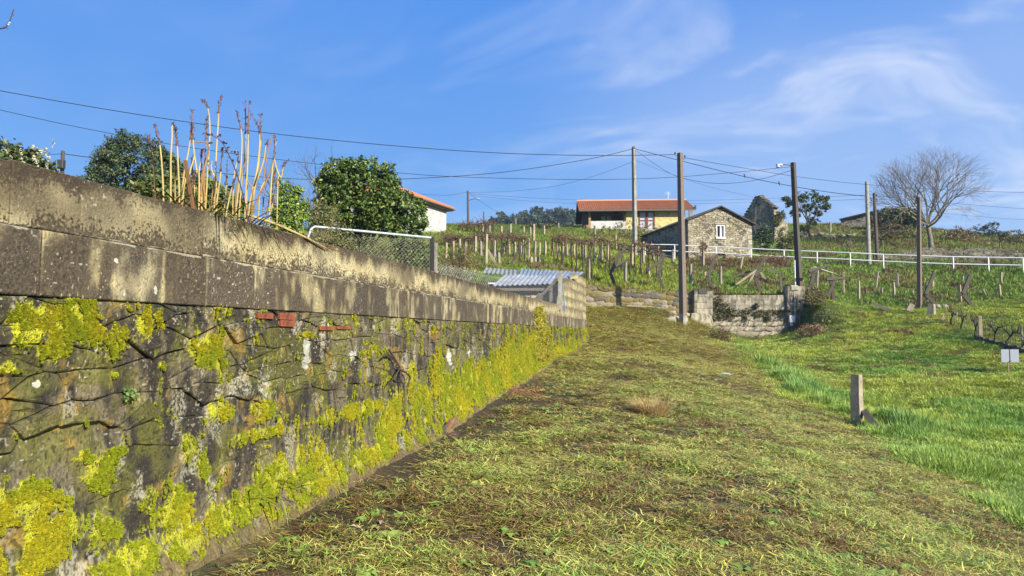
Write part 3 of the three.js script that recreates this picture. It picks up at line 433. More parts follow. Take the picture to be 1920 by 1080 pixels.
  const stoneGeo = (q, S) => {
    const tb = new TB(), cx = q.poly.reduce((a, p) => a + p[0], 0) / q.poly.length, cy = q.poly.reduce((a, p) => a + p[1], 0) / q.poly.length, rim = [];
    q.poly.forEach((p, i) => { const n = q.poly[(i + 1) % q.poly.length], L = Math.hypot(n[0] - p[0], n[1] - p[1]), m = L > 0.06 ? (L > 0.16 ? 3 : 2) : 1; for (let j = 0; j < m; j++) { const f = (j + (j ? 0.3 * (vn(q.seed + i, j * 3.7) - 0.5) : 0.06)) / m; rim.push([lerp(p[0], n[0], f) + 0.012 * (vn(q.seed + i * 3.1, j * 7.3) - 0.5), lerp(p[1], n[1], f) + 0.012 * (vn(q.seed + j * 5.1 + 40, i * 3.3) - 0.5)]); } });
    const N = rim.length, ring = (inset, f, n, jn) => rim.map(([x, y]) => { const dx = x - cx, dy = y - cy, L = Math.hypot(dx, dy) || 1, k = Math.max(0.1, (L - inset) / L) * f, s = cx + dx * k, yy = cy + dy * k; return [s, yy, n + jn * (vn(s * 24 + q.seed, yy * 24) - 0.5)]; });
    const R = [ring(q.gap, 1, -0.06, 0), ring(q.gap, 1, q.proud - 0.008, 0.004), ring(q.gap + 0.011, 1, q.proud, 0.008), ring(q.gap + 0.011, 0.55, q.proud, 0.022)], c = [cx, cy, q.proud + 0.014 * (vn(q.seed, 3) - 0.5)], P = (e) => wp(e[0], e[1], e[2]), U = (e) => wuv(S, e[0], e[1]);
    for (let k = 0; k + 1 < R.length; k++) for (let i = 0; i < N; i++) { const j = (i + 1) % N, a = R[k][i], b = R[k][j], d = R[k + 1][j], e = R[k + 1][i]; tb.quad(P(a), P(b), P(d), P(e), U(a), U(b), U(d), U(e)); }
    for (let i = 0; i < N; i++) { const a = R[3][i], b = R[3][(i + 1) % N]; tb.tri(P(a), P(b), P(c), U(a), U(b), U(c)); }
    return tb.geo();
  };
  stones.sort((a, b) => (b.s1 - b.s0) / Math.max(3, b.s0) - (a.s1 - a.s0) / Math.max(3, a.s0));
  const rest = SEG.map(() => []);
  stones.forEach((q, i) => { const S = segOf((q.s0 + q.s1) / 2), g = stoneGeo(q, S); if (i < 290) part(wall, 'stone', g, S.mats[(r() * 4) | 0]); else rest[SEG.indexOf(S)].push(g); });
  rest.forEach((l, i) => { if (l.length) part(wall, 'stones', merge(l), SEG[i].mats[1], 'stuff'); });
  // red bricks let into the rubble
  for (const [x0, x1, y0, y1] of [[479, 507, 588, 597], [520, 549, 588, 599], [522, 549, 601, 612], [596, 622, 612, 619], [628, 654, 612, 617]]) { const a = wallPx(x0, y1), b = wallPx(x1, y0); const M4 = frame(wp((a[0] + b[0]) / 2, (a[1] + b[1]) / 2, 0.0), Math.atan2(-WN.z, WN.x)); part(wall, 'brick', boxAt(M4, -0.06, 0.030, -(b[1] - a[1]) / 2, (b[1] - a[1]) / 2, -(b[0] - a[0]) / 2, (b[0] - a[0]) / 2, 0.004), M.brick); }
  // moss cushions
  const mg = [31, 32, 33].map((sd) => { const rr = rng(sd), t = new TB(true); for (let i = 0; i < 16; i++) { const a = rr() * 6.283, q = Math.sqrt(rr()), p = V(Math.cos(a) * q, 0, Math.sin(a) * q), o = V(p.x * 0.7 + (rr() - 0.5) * 0.6, 0.5 + rr() * 0.5 - 0.4 * q * q, p.z * 0.7 + (rr() - 0.5) * 0.6), sd2 = V(rr() - 0.5, 0, rr() - 0.5).normalize().multiplyScalar(0.2), v = 0.7 + 0.6 * rr(); t.col = [v * (0.9 + 0.2 * rr()), v, v * 0.8]; const b = p.clone().multiplyScalar(0.55).setY(-0.2); t.tri(b.clone().sub(sd2), b.clone().add(sd2), o); t.tri(b.clone().add(sd2.clone().applyAxisAngle(V(0, 1, 0), 1.5)), b.clone().sub(sd2.clone().applyAxisAngle(V(0, 1, 0), 1.5)), o); } return t.geo(); });
  const lists = [[], [], []]; let tries = 0, n = 0; const rr = rng(77);
  while (n < 60000 && tries++ < 1400000) {
    const s = 2.2 * Math.pow(S1 / 2.2, rr()), y = lerp(footLine(s) + 0.01, LOW - 0.005, rr()), m = moss(s, y); if (m < 0.55 || rr() > (m - 0.45) * 1.2 || fbm(s * 14 + 5, y * 11, 2) < 0.40 || y - footLine(s) < 0.10) continue;
    const sz = (0.006 + 0.008 * rr()) * (0.8 + 0.10 * s), tint = fbm(s * 3, y * 3 + 40, 2); lists[n % 3].push([s, y, sz, tint, rr(), rr()]); n++;
  }
  const Q = new THREE.Quaternion(), base = new THREE.Quaternion().setFromUnitVectors(V(0, 1, 0), WN), m4 = new THREE.Matrix4(), col = new THREE.Color();
  lists.forEach((l, k) => { const im = shade(new THREE.InstancedMesh(mg[k], M.grass, l.length)); im.name = 'moss'; im.userData.kind = 'stuff'; l.forEach((e, i) => { const h = e[1] - footLine(e[0]), nrm = -0.004 + 0.035 * (fbm(e[0] * 4, e[1] * 4, 3) - 0.5) + 0.02 + 0.13 * sst(0.5, 0.0, h) ** 2; const p = wp(e[0], e[1], nrm + 0.004).sub(wall.position); Q.setFromAxisAngle(WN, e[4] * 6.283).multiply(base); m4.compose(p, Q, V(e[2], e[2] * 0.9, e[2])); im.setMatrixAt(i, m4); const yel = clamp(sst(0.38, 0.70, e[3]) + (e[4] - 0.5) * 0.7, 0, 1), br = 0.55 + 0.8 * e[5]; im.setColorAt(i, col.setRGB(lerp(0.36, 0.54, yel) * br, lerp(0.43, 0.50, yel) * br, 0.018)); }); wall.add(im); });
}
// ---------------------------------------------------------------- foliage and bare wood
function leafMass({ c, r, clumps, leaves, size, cr, cols, seed, flat = 0.8, aspect = 0.55, hollow = 0.45, lump = 0.25, up = 0.35 }) {
  const R = rng(seed), n = clumps * leaves, P = new Float32Array(n * 18), C = new Float32Array(n * 18), N = new Float32Array(n * 18); let o = 0; const v = V(), q = V(), s = V(), t = V(), w = V();
  for (let i = 0; i < clumps; i++) {
    const z = R() * 2 - 1, a = R() * 6.283, k = Math.sqrt(1 - z * z), dir = V(Math.cos(a) * k, z, Math.sin(a) * k), lumpy = 1 + lump * (2 * vn(dir.x * 2.2 + seed, dir.y * 2.2 + dir.z * 1.7 + seed) - 1), rad = (hollow + (1 - hollow) * Math.sqrt(R())) * lumpy, cc = V(c.x + dir.x * r[0] * rad, c.y + dir.y * r[1] * rad, c.z + dir.z * r[2] * rad), tone = R();
    for (let j = 0; j < leaves; j++) {
      v.set(R() + R() - 1, R() + R() - 1, R() + R() - 1).multiplyScalar(cr); v.y *= flat; v.add(cc);
      q.set(R() - 0.5, R() - 0.5, R() - 0.5).normalize().addScaledVector(dir, 0.45); q.y += up; q.normalize();
      s.set(R() - 0.5, R() - 0.5, R() - 0.5).cross(q).normalize(); t.crossVectors(q, s); const L = size * (0.65 + 0.7 * R()), W = L * aspect;
      const col = cols[(R() * cols.length) | 0], b = (0.75 + 0.5 * R()) * (0.88 + 0.24 * tone);
      const p = [v.clone().addScaledVector(s, -L / 2), v.clone().addScaledVector(t, W / 2).addScaledVector(q, L * 0.08), v.clone().addScaledVector(s, L / 2).addScaledVector(q, -L * 0.12), v.clone().addScaledVector(t, -W / 2).addScaledVector(q, L * 0.08)];
      for (const e of [0, 2, 1, 0, 3, 2]) { P[o] = p[e].x; P[o + 1] = p[e].y; P[o + 2] = p[e].z; C[o] = col[0] * b; C[o + 1] = col[1] * b; C[o + 2] = col[2] * b; N[o] = q.x; N[o + 1] = q.y; N[o + 2] = q.z; o += 3; }
    }
  }
  const g = new THREE.BufferGeometry(); g.setAttribute('position', new THREE.BufferAttribute(P, 3)); g.setAttribute('normal', new THREE.BufferAttribute(N, 3)); g.setAttribute('color', new THREE.BufferAttribute(C, 3)); g.setAttribute('uv', new THREE.BufferAttribute(new Float32Array(n * 12), 2)); return g;
}
// bare branching wood; returns geometry lists by level
function branches({ base, dir, len, rad, levels, kids, seed, spread = 0.6, ratio = 0.72, gnarl = 0.18, rise = 0.08, sides = [7, 5, 4, 3, 3, 3, 3], first }) {
  const R = rng(seed), out = [[], [], []];
  const grow = (p, d, L, r, lv) => {
    const n = lv === 0 ? 5 : lv < levels - 1 ? 4 : 3, pts = [p.clone()], rr = [r]; let q = p.clone(), e = d.clone();
    for (let i = 1; i < n; i++) { e.add(V((R() - 0.5) * gnarl * 2, (R() - 0.5) * gnarl * 2 + rise, (R() - 0.5) * gnarl * 2)).normalize(); q = q.clone().addScaledVector(e, L / (n - 1)); pts.push(q); rr.push(lerp(r, r * (lv >= levels - 1 ? 0.35 : 0.62), i / (n - 1))); }
    out[lv === 0 ? 0 : lv < 3 ? 1 : 2].push(tube(pts, rr, sides[Math.min(lv, 6)], 0, lv < 3, lv < 2));
    if (lv >= levels - 1) return; const k = typeof kids === 'function' ? kids(lv, R) : kids;
    for (let i = 0; i < k; i++) {
      const t = lv === 0 && first ? first + (1 - first) * (i + 0.3) / k : 0.45 + 0.55 * (i + R() * 0.6) / k, f = Math.min(t, 1) * (n - 1), a = Math.min(Math.floor(f), n - 2), bp = pts[a].clone().lerp(pts[a + 1], f - a), ax = V(R() - 0.5, R() - 0.5, R() - 0.5).cross(e).normalize(), nd = e.clone().applyAxisAngle(ax, spread * (0.6 + 0.7 * R()));
      grow(bp, nd, L * ratio * (0.75 + 0.5 * R()), rr[a] * (0.55 + 0.17 * R()), lv + 1);
    }
  };
  grow(base, dir, len, rad, 0); return out;
}
function tree(t, b, mats, names = ['trunk', 'limbs', 'twigs']) { b.forEach((l, i) => { if (l.length) part(t, names[i], merge(l), mats[i], i === 2 ? 'stuff' : undefined); }); }
const G = { dark: [[0.045, 0.085, 0.025], [0.06, 0.11, 0.03], [0.035, 0.065, 0.02], [0.09, 0.13, 0.035]], orange: [[0.05, 0.11, 0.015], [0.075, 0.15, 0.02], [0.04, 0.085, 0.012], [0.13, 0.21, 0.025], [0.055, 0.10, 0.012], [0.30, 0.34, 0.06]], hedge: [[0.10, 0.15, 0.03], [0.16, 0.21, 0.04], [0.07, 0.11, 0.02], [0.22, 0.20, 0.07]], lime: [[0.22, 0.33, 0.04], [0.32, 0.40, 0.05], [0.14, 0.24, 0.03]], olive: [[0.17, 0.18, 0.05], [0.24, 0.22, 0.08], [0.13, 0.13, 0.04]], ivy: [[0.06, 0.09, 0.025], [0.13, 0.14, 0.045], [0.09, 0.12, 0.03], [0.2, 0.16, 0.08]], far: [[0.05, 0.085, 0.05], [0.07, 0.11, 0.06], [0.04, 0.07, 0.045]], dry: [[0.24, 0.13, 0.06], [0.33, 0.20, 0.09], [0.17, 0.09, 0.05]], straw: [[0.42, 0.36, 0.17], [0.33, 0.27, 0.12], [0.25, 0.2, 0.1]], yellow: [[0.46, 0.40, 0.025], [0.36, 0.36, 0.02], [0.52, 0.44, 0.04], [0.28, 0.25, 0.02]] };
function shrub(name, label, category, base, mass, stems, group) {
  const t = thing(name, label, category, base, group); part(t, 'foliage', leafMass(mass), M.leaf, 'stuff');
  const R = rng(mass.seed + 5); if (stems) { const l = []; for (let i = 0; i < stems; i++) { const a = R() * 6.28, p = base.clone().add(V(Math.cos(a) * 0.1, -0.05, Math.sin(a) * 0.1)); l.push(tube([p, p.clone().lerp(mass.c, 0.5).add(V((R() - 0.5) * mass.r[0], 0, (R() - 0.5) * mass.r[2])), mass.c.clone().add(V((R() - 0.5) * mass.r[0] * 1.2, mass.r[1] * 0.5 * R(), (R() - 0.5) * mass.r[2]))], [0.045, 0.03, 0.012], 5)); } part(t, 'stem', merge(l), M.bark); }
  return t;
}
// ---- garden behind the wall
{
  const massAt = (px0, px1, py0, py1, d, depth, o) => { const a = at(px0, py0, d), b = at(px1, py1, d); return { c: V((a.x + b.x) / 2, (a.y + b.y) / 2, -d), r: [(b.x - a.x) / 2, (a.y - b.y) / 2, depth], ...o }; };
  const base = (px, d) => { const p = at(px, 400, d); return onGround(p.x, d); };
  shrub('laurel_bush', 'large rounded dark green bush behind the left part of the wall', 'bush', base(235, 18), massAt(172, 318, 262, 440, 18, 1.1, { clumps: 700, leaves: 50, size: 0.062, cr: 0.15, cols: [...G.dark, [0.10, 0.12, 0.06], [0.12, 0.13, 0.05]], seed: 41, hollow: 0.5, lump: 0.3 }), 6);
  shrub('garden_hedge', 'broad yellowish green shrub behind the dry flower stalks', 'bush', base(350, 11), massAt(232, 455, 335, 470, 11, 0.7, { clumps: 420, leaves: 26, size: 0.085, cr: 0.13, cols: G.hedge, seed: 42, hollow: 0.5, lump: 0.3 }), 6);
  shrub('shaded_bush', 'low dark bush right of the large rounded bush', 'bush', base(320, 15), massAt(285, 352, 292, 440, 15, 0.6, { clumps: 170, leaves: 24, size: 0.09, cr: 0.13, cols: G.dark, seed: 47, hollow: 0.5, lump: 0.3 }), 4);
  const fl = shrub('flowering_bush', 'dark leaved bush with creamy white flower spikes at the left edge', 'bush', base(30, 9), massAt(-60, 98, 274, 400, 9, 0.5, { clumps: 330, leaves: 20, size: 0.075, cr: 0.10, cols: [...G.dark, ...G.hedge], seed: 43, hollow: 0.45, lump: 0.3 }), 5);
  { const R = rng(61), l = []; for (let i = 0; i < 46; i++) { const p = at(-40 + R() * 140, 268 + R() * 55 + (i % 3) * 6, 8.5 + R() * 0.4); l.push(leafMass({ c: p, r: [0.012, 0.06, 0.012], clumps: 6, leaves: 4, size: 0.024, cr: 0.014, cols: [[0.72, 0.68, 0.5], [0.6, 0.55, 0.35]], seed: 300 + i })); } part(fl, 'flowers', merge(l), M.leaf, 'stuff'); }
  shrub('lime_shrub', 'bright lime green upright shrub left of the orange tree', 'bush', base(542, 11.5), massAt(512, 574, 343, 470, 11.5, 0.3, { clumps: 170, leaves: 30, size: 0.055, cr: 0.09, cols: [...G.lime, [0.10, 0.17, 0.03]], seed: 44, hollow: 0.35, lump: 0.35, flat: 1.3 }), 4);
  // orange tree
  const ob = base(690, 22), ot = thing('orange_tree', 'dense dark green citrus tree with a broad rounded crown behind the fence', 'tree', ob), cm = at(690, 385, 22);
  part(ot, 'crown', merge([leafMass({ c: at(690, 372, 22), r: [1.55, 1.25, 1.3], clumps: 620, leaves: 36, size: 0.105, cr: 0.18, cols: G.orange, seed: 45, hollow: 0.4, lump: 0.34 }), leafMass({ c: at(640, 345, 21.8), r: [0.75, 0.8, 0.8], clumps: 150, leaves: 36, size: 0.105, cr: 0.17, cols: G.orange, seed: 46, hollow: 0.5, lump: 0.25 }), leafMass({ c: at(745, 405, 21.6), r: [0.95, 0.75, 0.8], clumps: 160, leaves: 36, size: 0.105, cr: 0.17, cols: G.orange, seed: 48, hollow: 0.5, lump: 0.25 }), leafMass({ c: at(655, 330, 22), r: [0.5, 0.5, 0.5], clumps: 60, leaves: 36, size: 0.105, cr: 0.16, cols: G.orange, seed: 49, hollow: 0.4, lump: 0.3 })]), M.leaf, 'stuff');
  tree(ot, branches({ base: ob.clone().add(V(0, -0.1, 0)), dir: V(0, 1, 0), len: 1.3, rad: 0.13, levels: 3, kids: 5, seed: 3, spread: 0.7, ratio: 0.9, first: 0.6 }), [M.bark, M.bark, M.bark]);
  // low citrus shrubs under the fence rail
  shrub('small_citrus_bush', 'low rounded dark bush seen through the wire mesh left of the dark fence post', 'bush', base(770, 19), massAt(732, 812, 440, 530, 19, 0.5, { clumps: 150, leaves: 30, size: 0.09, cr: 0.12, cols: [...G.orange, ...G.olive], seed: 51, hollow: 0.45, lump: 0.3 }), 4);
  for (const [a, b, y0, y1, d, s, cols, lab] of [[575, 680, 430, 500, 12.8, 52, G.olive, 'tangled olive brown undergrowth under the left end of the pipe rail'], [675, 742, 452, 520, 17, 53, [...G.hedge, ...G.olive], 'green and brown undergrowth under the middle of the pipe rail'], [815, 905, 455, 510, 24, 54, [...G.olive, ...G.dry], 'brownish undergrowth between the dark fence post and the shed'], [800, 900, 500, 545, 17, 55, [...G.straw, [0.3, 0.34, 0.22]], 'pale dry undergrowth just above the wall left of the shed'], [570, 640, 380, 440, 15, 56, [...G.olive, ...G.hedge], 'loose olive green undergrowth in front of the citrus tree']])
    shrub('undergrowth', lab, 'undergrowth', base((a + b) / 2, d), massAt(a, b, y0, y1, d, 0.6, { clumps: 120, leaves: 26, size: 0.055, cr: 0.13, cols, seed: s, hollow: 0.1, lump: 0.4, aspect: 0.3 }), 5);
  // bare trees and twiggy shrubs
  const bare = (name, label, px, d, pyTop, seed, o = {}, m = [M.bark, M.twig, M.twig]) => { const b = base(px, d), top = at(px, pyTop, d), H = top.y - b.y, t = thing(name, label, 'tree', b); tree(t, branches({ base: b.clone().add(V(0, -0.1, 0)), dir: V((o.lean ?? 0), 1, 0).normalize(), len: H * 0.42, rad: H * (o.fat ?? 0.014), levels: o.levels ?? 5, kids: o.kids ?? 3, seed, spread: o.spread ?? 0.55, ratio: o.ratio ?? 0.66, first: 0.35, ...o }), m); return t; };
  bare('bare_tree', 'thin bare tree with fine grey twigs, the taller one left of the citrus tree', 585, 34, 262, 71, { levels: 6, kids: (l) => (l < 2 ? 4 : 3), fat: 0.017 });
  bare('bare_tree', 'thin bare tree with fine grey twigs right above the tallest dry stalks', 545, 36, 285, 72, { levels: 5, kids: 4, fat: 0.015 });
  bare('bare_tree', 'faint bare sapling with pinkish twigs between the dry stalks', 465, 30, 320, 75, { levels: 5, kids: 3, fat: 0.014 }, [M.twigPale, mat(0.36, 0.2, 0.2), mat(0.42, 0.22, 0.24)]);
  bare('twiggy_shrub', 'dense leafless olive brown shrub in front of the citrus tree', 622, 15, 345, 73, { levels: 5, kids: (l) => (l < 1 ? 9 : 3), fat: 0.012, spread: 0.4, ratio: 0.75, first: 0.05 }, [M.twigPale, mat(0.27, 0.23, 0.10), mat(0.27, 0.23, 0.10)]);
  bare('twiggy_shrub', 'single thin upright shoot left of the large rounded bush', 156, 14, 250, 74, { levels: 2, kids: 2, fat: 0.006, spread: 0.15, ratio: 0.5 });
}
// ---- dry flower stalks and strap leaves on top of the wall
{
  const stalkM = mat(0.66, 0.52, 0.20, { t: woodT, rough: 0.8 }), brownM = mat(0.42, 0.24, 0.08, { t: woodT, rough: 0.85 }), headM = mat(0.33, 0.17, 0.13, { t: grain }), darkHead = mat(0.06, 0.045, 0.04);
  const zx = (x) => 260 + x / 3.857, zy = (y) => 170 + y / 3.857, R = rng(91);
  const clumps = [['dry stalked plant with bare yellow flower stalks, leftmost clump on the wall top', [[[125, 810], [100, 470], [85, 410], [70, 330]], [[180, 830], [165, 500], [150, 380], [118, 258]], [[232, 840], [232, 520], [242, 310], [240, 262], [250, 245], [262, 262], [266, 300]], [[265, 850], [266, 640], [275, 520]], [[295, 860], [285, 520], [277, 380], [268, 290]]]],
    ['dry stalked plant with two white stalks meeting high up beside the brown stake', [[[310, 860], [325, 620], [360, 440], [378, 300], [388, 150]], [[455, 770], [425, 600], [400, 440], [390, 300], [388, 230]], [[384, 890], [390, 620], [384, 490]], [[412, 880], [404, 700], [396, 600]]]],
    ['dry stalked plant with the tallest curved stalks in the middle of the wall top', [[[470, 915], [478, 560], [488, 330], [495, 200]], [[480, 905], [500, 560], [515, 300], [505, 150], [480, 88], [458, 74]], [[548, 800], [562, 430], [575, 240], [582, 110], [603, 34]], [[565, 810], [592, 610], [603, 450]], [[440, 830], [458, 560], [452, 470], [465, 430]], [[610, 945], [632, 700], [645, 500]], [[625, 950], [670, 720], [712, 590]]]],
    ['dry stalked plant with a dense fan of tall stalks right of the brown rose twig', [[[705, 865], [738, 560], [746, 330], [732, 240], [708, 160]], [[730, 830], [765, 500], [775, 280], [770, 90]], [[772, 790], [790, 480], [792, 280], [800, 90]], [[820, 845], [862, 560], [885, 330], [882, 185]], [[800, 830], [850, 600], [875, 380], [868, 260], [820, 180]], [[805, 950], [870, 760], [950, 590], [984, 440], [983, 335]], [[860, 640], [905, 500], [920, 400], [930, 365]]]],
    ['dry stalked plant with short bent stalks at the right end of the stalks', [[[895, 1012], [935, 830], [975, 640], [988, 575]], [[920, 990], [965, 840], [1000, 640]], [[975, 480], [1010, 600], [1030, 630], [1050, 540], [1078, 510]]]]];
  clumps.forEach(([label, stalks], ci) => {
    const d0 = 3.236 / (0.222 - (zx(stalks[0][0][0]) - 960) / F) + 0.55, mid = stalks[Math.floor(stalks.length / 2)][0], b = at(zx(mid[0]), zy(mid[1]), d0); const t = thing('dry_flower_plant', label, 'plant', onGround(b.x, d0), 'dry flower stalk plants on the wall');
    stalks.forEach((st, i) => {
      const dd = d0 + (R() - 0.5) * 0.25, pts = st.map(([x, y]) => at(zx(x), zy(y), dd)); if (st[0][1] > 700) pts.unshift(V(pts[0].x, height(pts[0].x, dd) - 0.03, pts[0].z)); const n = pts.length, short = i % 3 === 2, cv = new THREE.CatmullRomCurve3(pts).getPoints(14), N = cv.length;
      const k = Math.round(N * 0.66), m = part(t, 'stalk', tube(cv.slice(0, k + 1), cv.slice(0, k + 1).map((_, j) => lerp(0.0082, 0.0052, j / k) * (ci === 3 && i === 3 ? 1.4 : 1)), 6, 0, true), R() < 0.25 ? brownM : stalkM);
      const head = cv.slice(k), hp = [tube(head, head.map((_, j) => lerp(0.0062, 0.003, j / head.length)), 5, 0, true)]; for (let j = 0; j < 26; j++) { const q = head[(R() * head.length) | 0].clone().add(V((R() - 0.5) * 0.022, (R() - 0.5) * 0.03, (R() - 0.5) * 0.022)); hp.push(tube([q, q.clone().add(V((R() - 0.5) * 0.02, 0.012, (R() - 0.5) * 0.02))], [0.004, 0.002], 3)); }
      part(m, 'seed_head', merge(hp), i === 2 && ci < 2 ? darkHead : headM);
    });
    if (ci > 0) for (let i = 0; i < 4; i++) { // thinner broken stalks
      const q = stalks[i % stalks.length], dd = d0 + (R() - 0.5) * 0.4, x = q[0][0] + (R() - 0.5) * 70, y1 = 300 + 380 * R(), b = at(zx(x), zy(820), dd), p0 = V(b.x, height(b.x, dd) - 0.02, b.z), p1 = at(zx(x + (R() - 0.3) * 50), zy((820 + y1) / 2), dd), p2 = at(zx(x + (R() - 0.25) * 90), zy(y1), dd + 0.05), p3 = R() < 0.5 ? at(zx(x + (R() - 0.5) * 160), zy(y1 + 40 * (R() - 0.6)), dd) : p2.clone().add(V(0.01, 0.05, 0)), cv = new THREE.CatmullRomCurve3([p0, p1, p2, p3]).getPoints(10);
      part(t, 'stalk', tube(cv, cv.map((_, j) => lerp(0.007, 0.003, j / 10) * (1 + 0.25 * (j % 2))), 5, 0, true), R() < 0.5 ? brownM : stalkM);
    }
    const l = new TB(true); // strap leaves
    for (let i = 0; i < (ci < 1 ? 8 : ci === 1 ? 22 : 60); i++) {
      const q = stalks[i % stalks.length][0], d = d0 - 0.12 + (R() - 0.5) * 0.3, X = at(zx(q[0]) + (R() - 0.5) * 50, 400, d).x, p0 = V(X, height(X, d), -d), yaw = R() * 6.283, L = 0.42 + 0.4 * R(), dry = R() < 0.42, v = 0.7 + 0.6 * R(); l.col = (dry ? [0.42, 0.22, 0.05] : R() < 0.4 ? [0.30, 0.30, 0.05] : [0.12, 0.19, 0.03]).map((x) => x * v);
      let p = p0, tilt = 0.15 + 0.5 * R(), w = 0.028; const side = V(-Math.sin(yaw), 0, Math.cos(yaw)); for (let k = 0; k < 6; k++) { const nx = p.clone().add(V(Math.sin(tilt) * Math.cos(yaw), Math.cos(tilt), Math.sin(tilt) * Math.sin(yaw)).multiplyScalar(L / 6)), w1 = 0.028 * (1 - (k + 1) / 6) + 0.002; l.quad(p.clone().addScaledVector(side, -w / 2), p.clone().addScaledVector(side, w / 2), nx.clone().addScaledVector(side, w1 / 2), nx.clone().addScaledVector(side, -w1 / 2)); p = nx; w = w1; tilt += 0.2 + 0.25 * R(); }
    }
    part(t, 'strap_leaves', l.geo(), M.leaf, 'stuff');
  });
  // wooden stake
  { const d = 5.0, a = at(zx(405), zy(900), d), b = at(zx(335), zy(505), d), g = at(zx(405), zy(930), d); single('garden_stake', 'short brown wooden stake leaning among the dry stalks', 'stake', tube([V(g.x, g.y - 0.15, g.z), a, b], [0.016, 0.016, 0.015], 4), M.brownWood, V(g.x, g.y - 0.15, g.z)); }
  // rose twig with dark leaves
  { const d = 5.25, P = (x, y) => at(zx(x), zy(y), d), b = P(790, 950), t = thing('rose_twig', 'dark arching twig with brown purple leaves between the dry stalks', 'twig', b), cv = new THREE.CatmullRomCurve3([b, P(770, 820), P(735, 680), P(690, 550), P(645, 450), P(600, 370), P(545, 330), P(500, 310)]).getPoints(20); part(t, 'stem', tube(cv, cv.map((_, i) => lerp(0.0055, 0.0025, i / 20)), 5, 0, true), mat(0.07, 0.05, 0.04));
    const lm = mat(0.075, 0.035, 0.03, { rough: 0.6, side: 1 }); for (const [x, y, s] of [[492, 210, 26], [468, 310, 24], [505, 318, 34], [530, 315, 26], [518, 378, 34], [575, 328, 30], [590, 322, 24], [612, 375, 38], [632, 380, 28], [604, 420, 34], [635, 430, 40], [648, 410, 26], [675, 440, 24], [695, 442, 26], [712, 460, 26], [680, 505, 32], [725, 515, 22]]) { const c = P(x, y), L = s / 3.857 * d / F, a = R() * 6.28, u = V(Math.cos(a), Math.sin(a), 0.3), w = V(-Math.sin(a), Math.cos(a), (R() - 0.5)).multiplyScalar(0.38), tb = new TB(); const tip = c.clone().addScaledVector(u, L * 0.6), e = c.clone().addScaledVector(u, -L * 0.6), m1 = c.clone().addScaledVector(w, L), m2 = c.clone().addScaledVector(w, -L), f = V(0, 0, -L * 0.25), q1 = e.clone().lerp(m1, 0.75).add(f), q2 = e.clone().lerp(m2, 0.75).add(f); tb.tri(e, q1, c); tb.tri(q1, m1, c); tb.tri(m1, tip, c); tb.tri(tip, m2, c); tb.tri(m2, q2, c); tb.tri(q2, e, c); part(t, 'leaf', tb.geo(), lm); } }
  // fallen stalk over the wall top, with dead roots hanging
  { const t = thing('fallen_stalk', 'fallen yellow stalk lying along the wall top with dead reddish leaves', 'stalk', at(520, 420, 5.9)), cv = [at(462, 402, 5.75), at(520, 421, 5.9), at(575, 446, 6.2), at(612, 466, 6.55)]; part(t, 'stalk', tube(cv, [0.012, 0.012, 0.011, 0.008], 6, 0, true), stalkM);
    const l = new TB(true); for (let i = 0; i < 46; i++) { const f = R(), p = at(lerp(470, 620, f), lerp(420, 466, f), lerp(5.85, 6.6, f)), yaw = R() * 6.28, L = 0.1 + 0.16 * R(); l.col = R() < 0.5 ? [0.36, 0.17, 0.06] : [0.2, 0.09, 0.05]; const e = p.clone().add(V(Math.cos(yaw) * L, -0.02 - 0.10 * R(), Math.sin(yaw) * L * 0.5)), s = V(0, 0.006, 0.004); l.tri(p.clone().sub(s), p.clone().add(s), e); } part(t, 'dead_leaves', l.geo(), M.leaf, 'stuff'); }
  // twig entering at the upper left
  { const d = 3.2, P = (x, y) => at(x / 13.5, y / 13.5, d), t = thing('budding_twig', 'bare twig with a pale bud entering at the upper left corner', 'twig', P(-900, 900)); part(t, 'stem', tube(new THREE.CatmullRomCurve3([P(-900, 900), P(-400, 820), P(0, 725), P(140, 690), P(215, 580), P(270, 460), P(345, 240)]).getPoints(16), [...range(0.0045, 0.0022, 17)], 5, 0, true), mat(0.10, 0.06, 0.06)); for (const [x, y] of [[130, 600], [175, 565], [160, 710], [75, 665], [300, 350]]) part(t, 'spur', tube([P(x + 45, y + 30), P(x, y)], [0.0022, 0.0014], 4), mat(0.09, 0.055, 0.05)); for (const [x, y] of [[240, 575], [212, 622]]) { const g = rockG(5, 0.008, 0.008, 0.008); g.translate(...P(x, y).toArray()); part(t, 'bud', g, M.white); } }
  // yellow creeper mass on the wall near its far end
  { const c = wallPx(1014, 640), b = wp(c[0], footLine(c[0]), 0.05), t = thing('wall_creeper', 'thick yellow green creeper hanging over the wall near its far end', 'creeper', b), l = []; for (const [px, py, rx, ry] of [[1012, 605, 0.9, 0.36], [1016, 640, 1.5, 0.34], [1018, 668, 1.6, 0.25], [1006, 588, 0.5, 0.2]]) { const q = wallPx(px, py); const cc = wp(q[0], q[1], 0.05), lg = leafMass({ c: cc, r: [0.07, ry, rx], clumps: 130, leaves: 30, size: 0.045, cr: 0.06, cols: G.yellow, seed: px + py, hollow: 0.1, lump: 0.3, aspect: 0.3 }), pa = lg.attributes.position; for (let i = 0; i < pa.count; i++) pa.setX(i, pa.getX(i) - 0.222 * (pa.getZ(i) - cc.z)); l.push(lg); } part(t, 'foliage', merge(l), M.leaf, 'stuff'); }
  // small fern and withered twigs rooted in the wall face
  { const q = wallPx(232, 738); const t = thing('wall_fern', 'small green fern tuft growing from a crack in the rubble', 'fern', wp(q[0], q[1], 0.03)); part(t, 'fronds', leafMass({ c: wp(q[0], q[1], 0.06), r: [0.04, 0.035, 0.05], clumps: 16, leaves: 9, size: 0.02, cr: 0.016, cols: [[0.12, 0.22, 0.06], [0.2, 0.3, 0.08]], seed: 3 }), M.leaf, 'stuff'); }
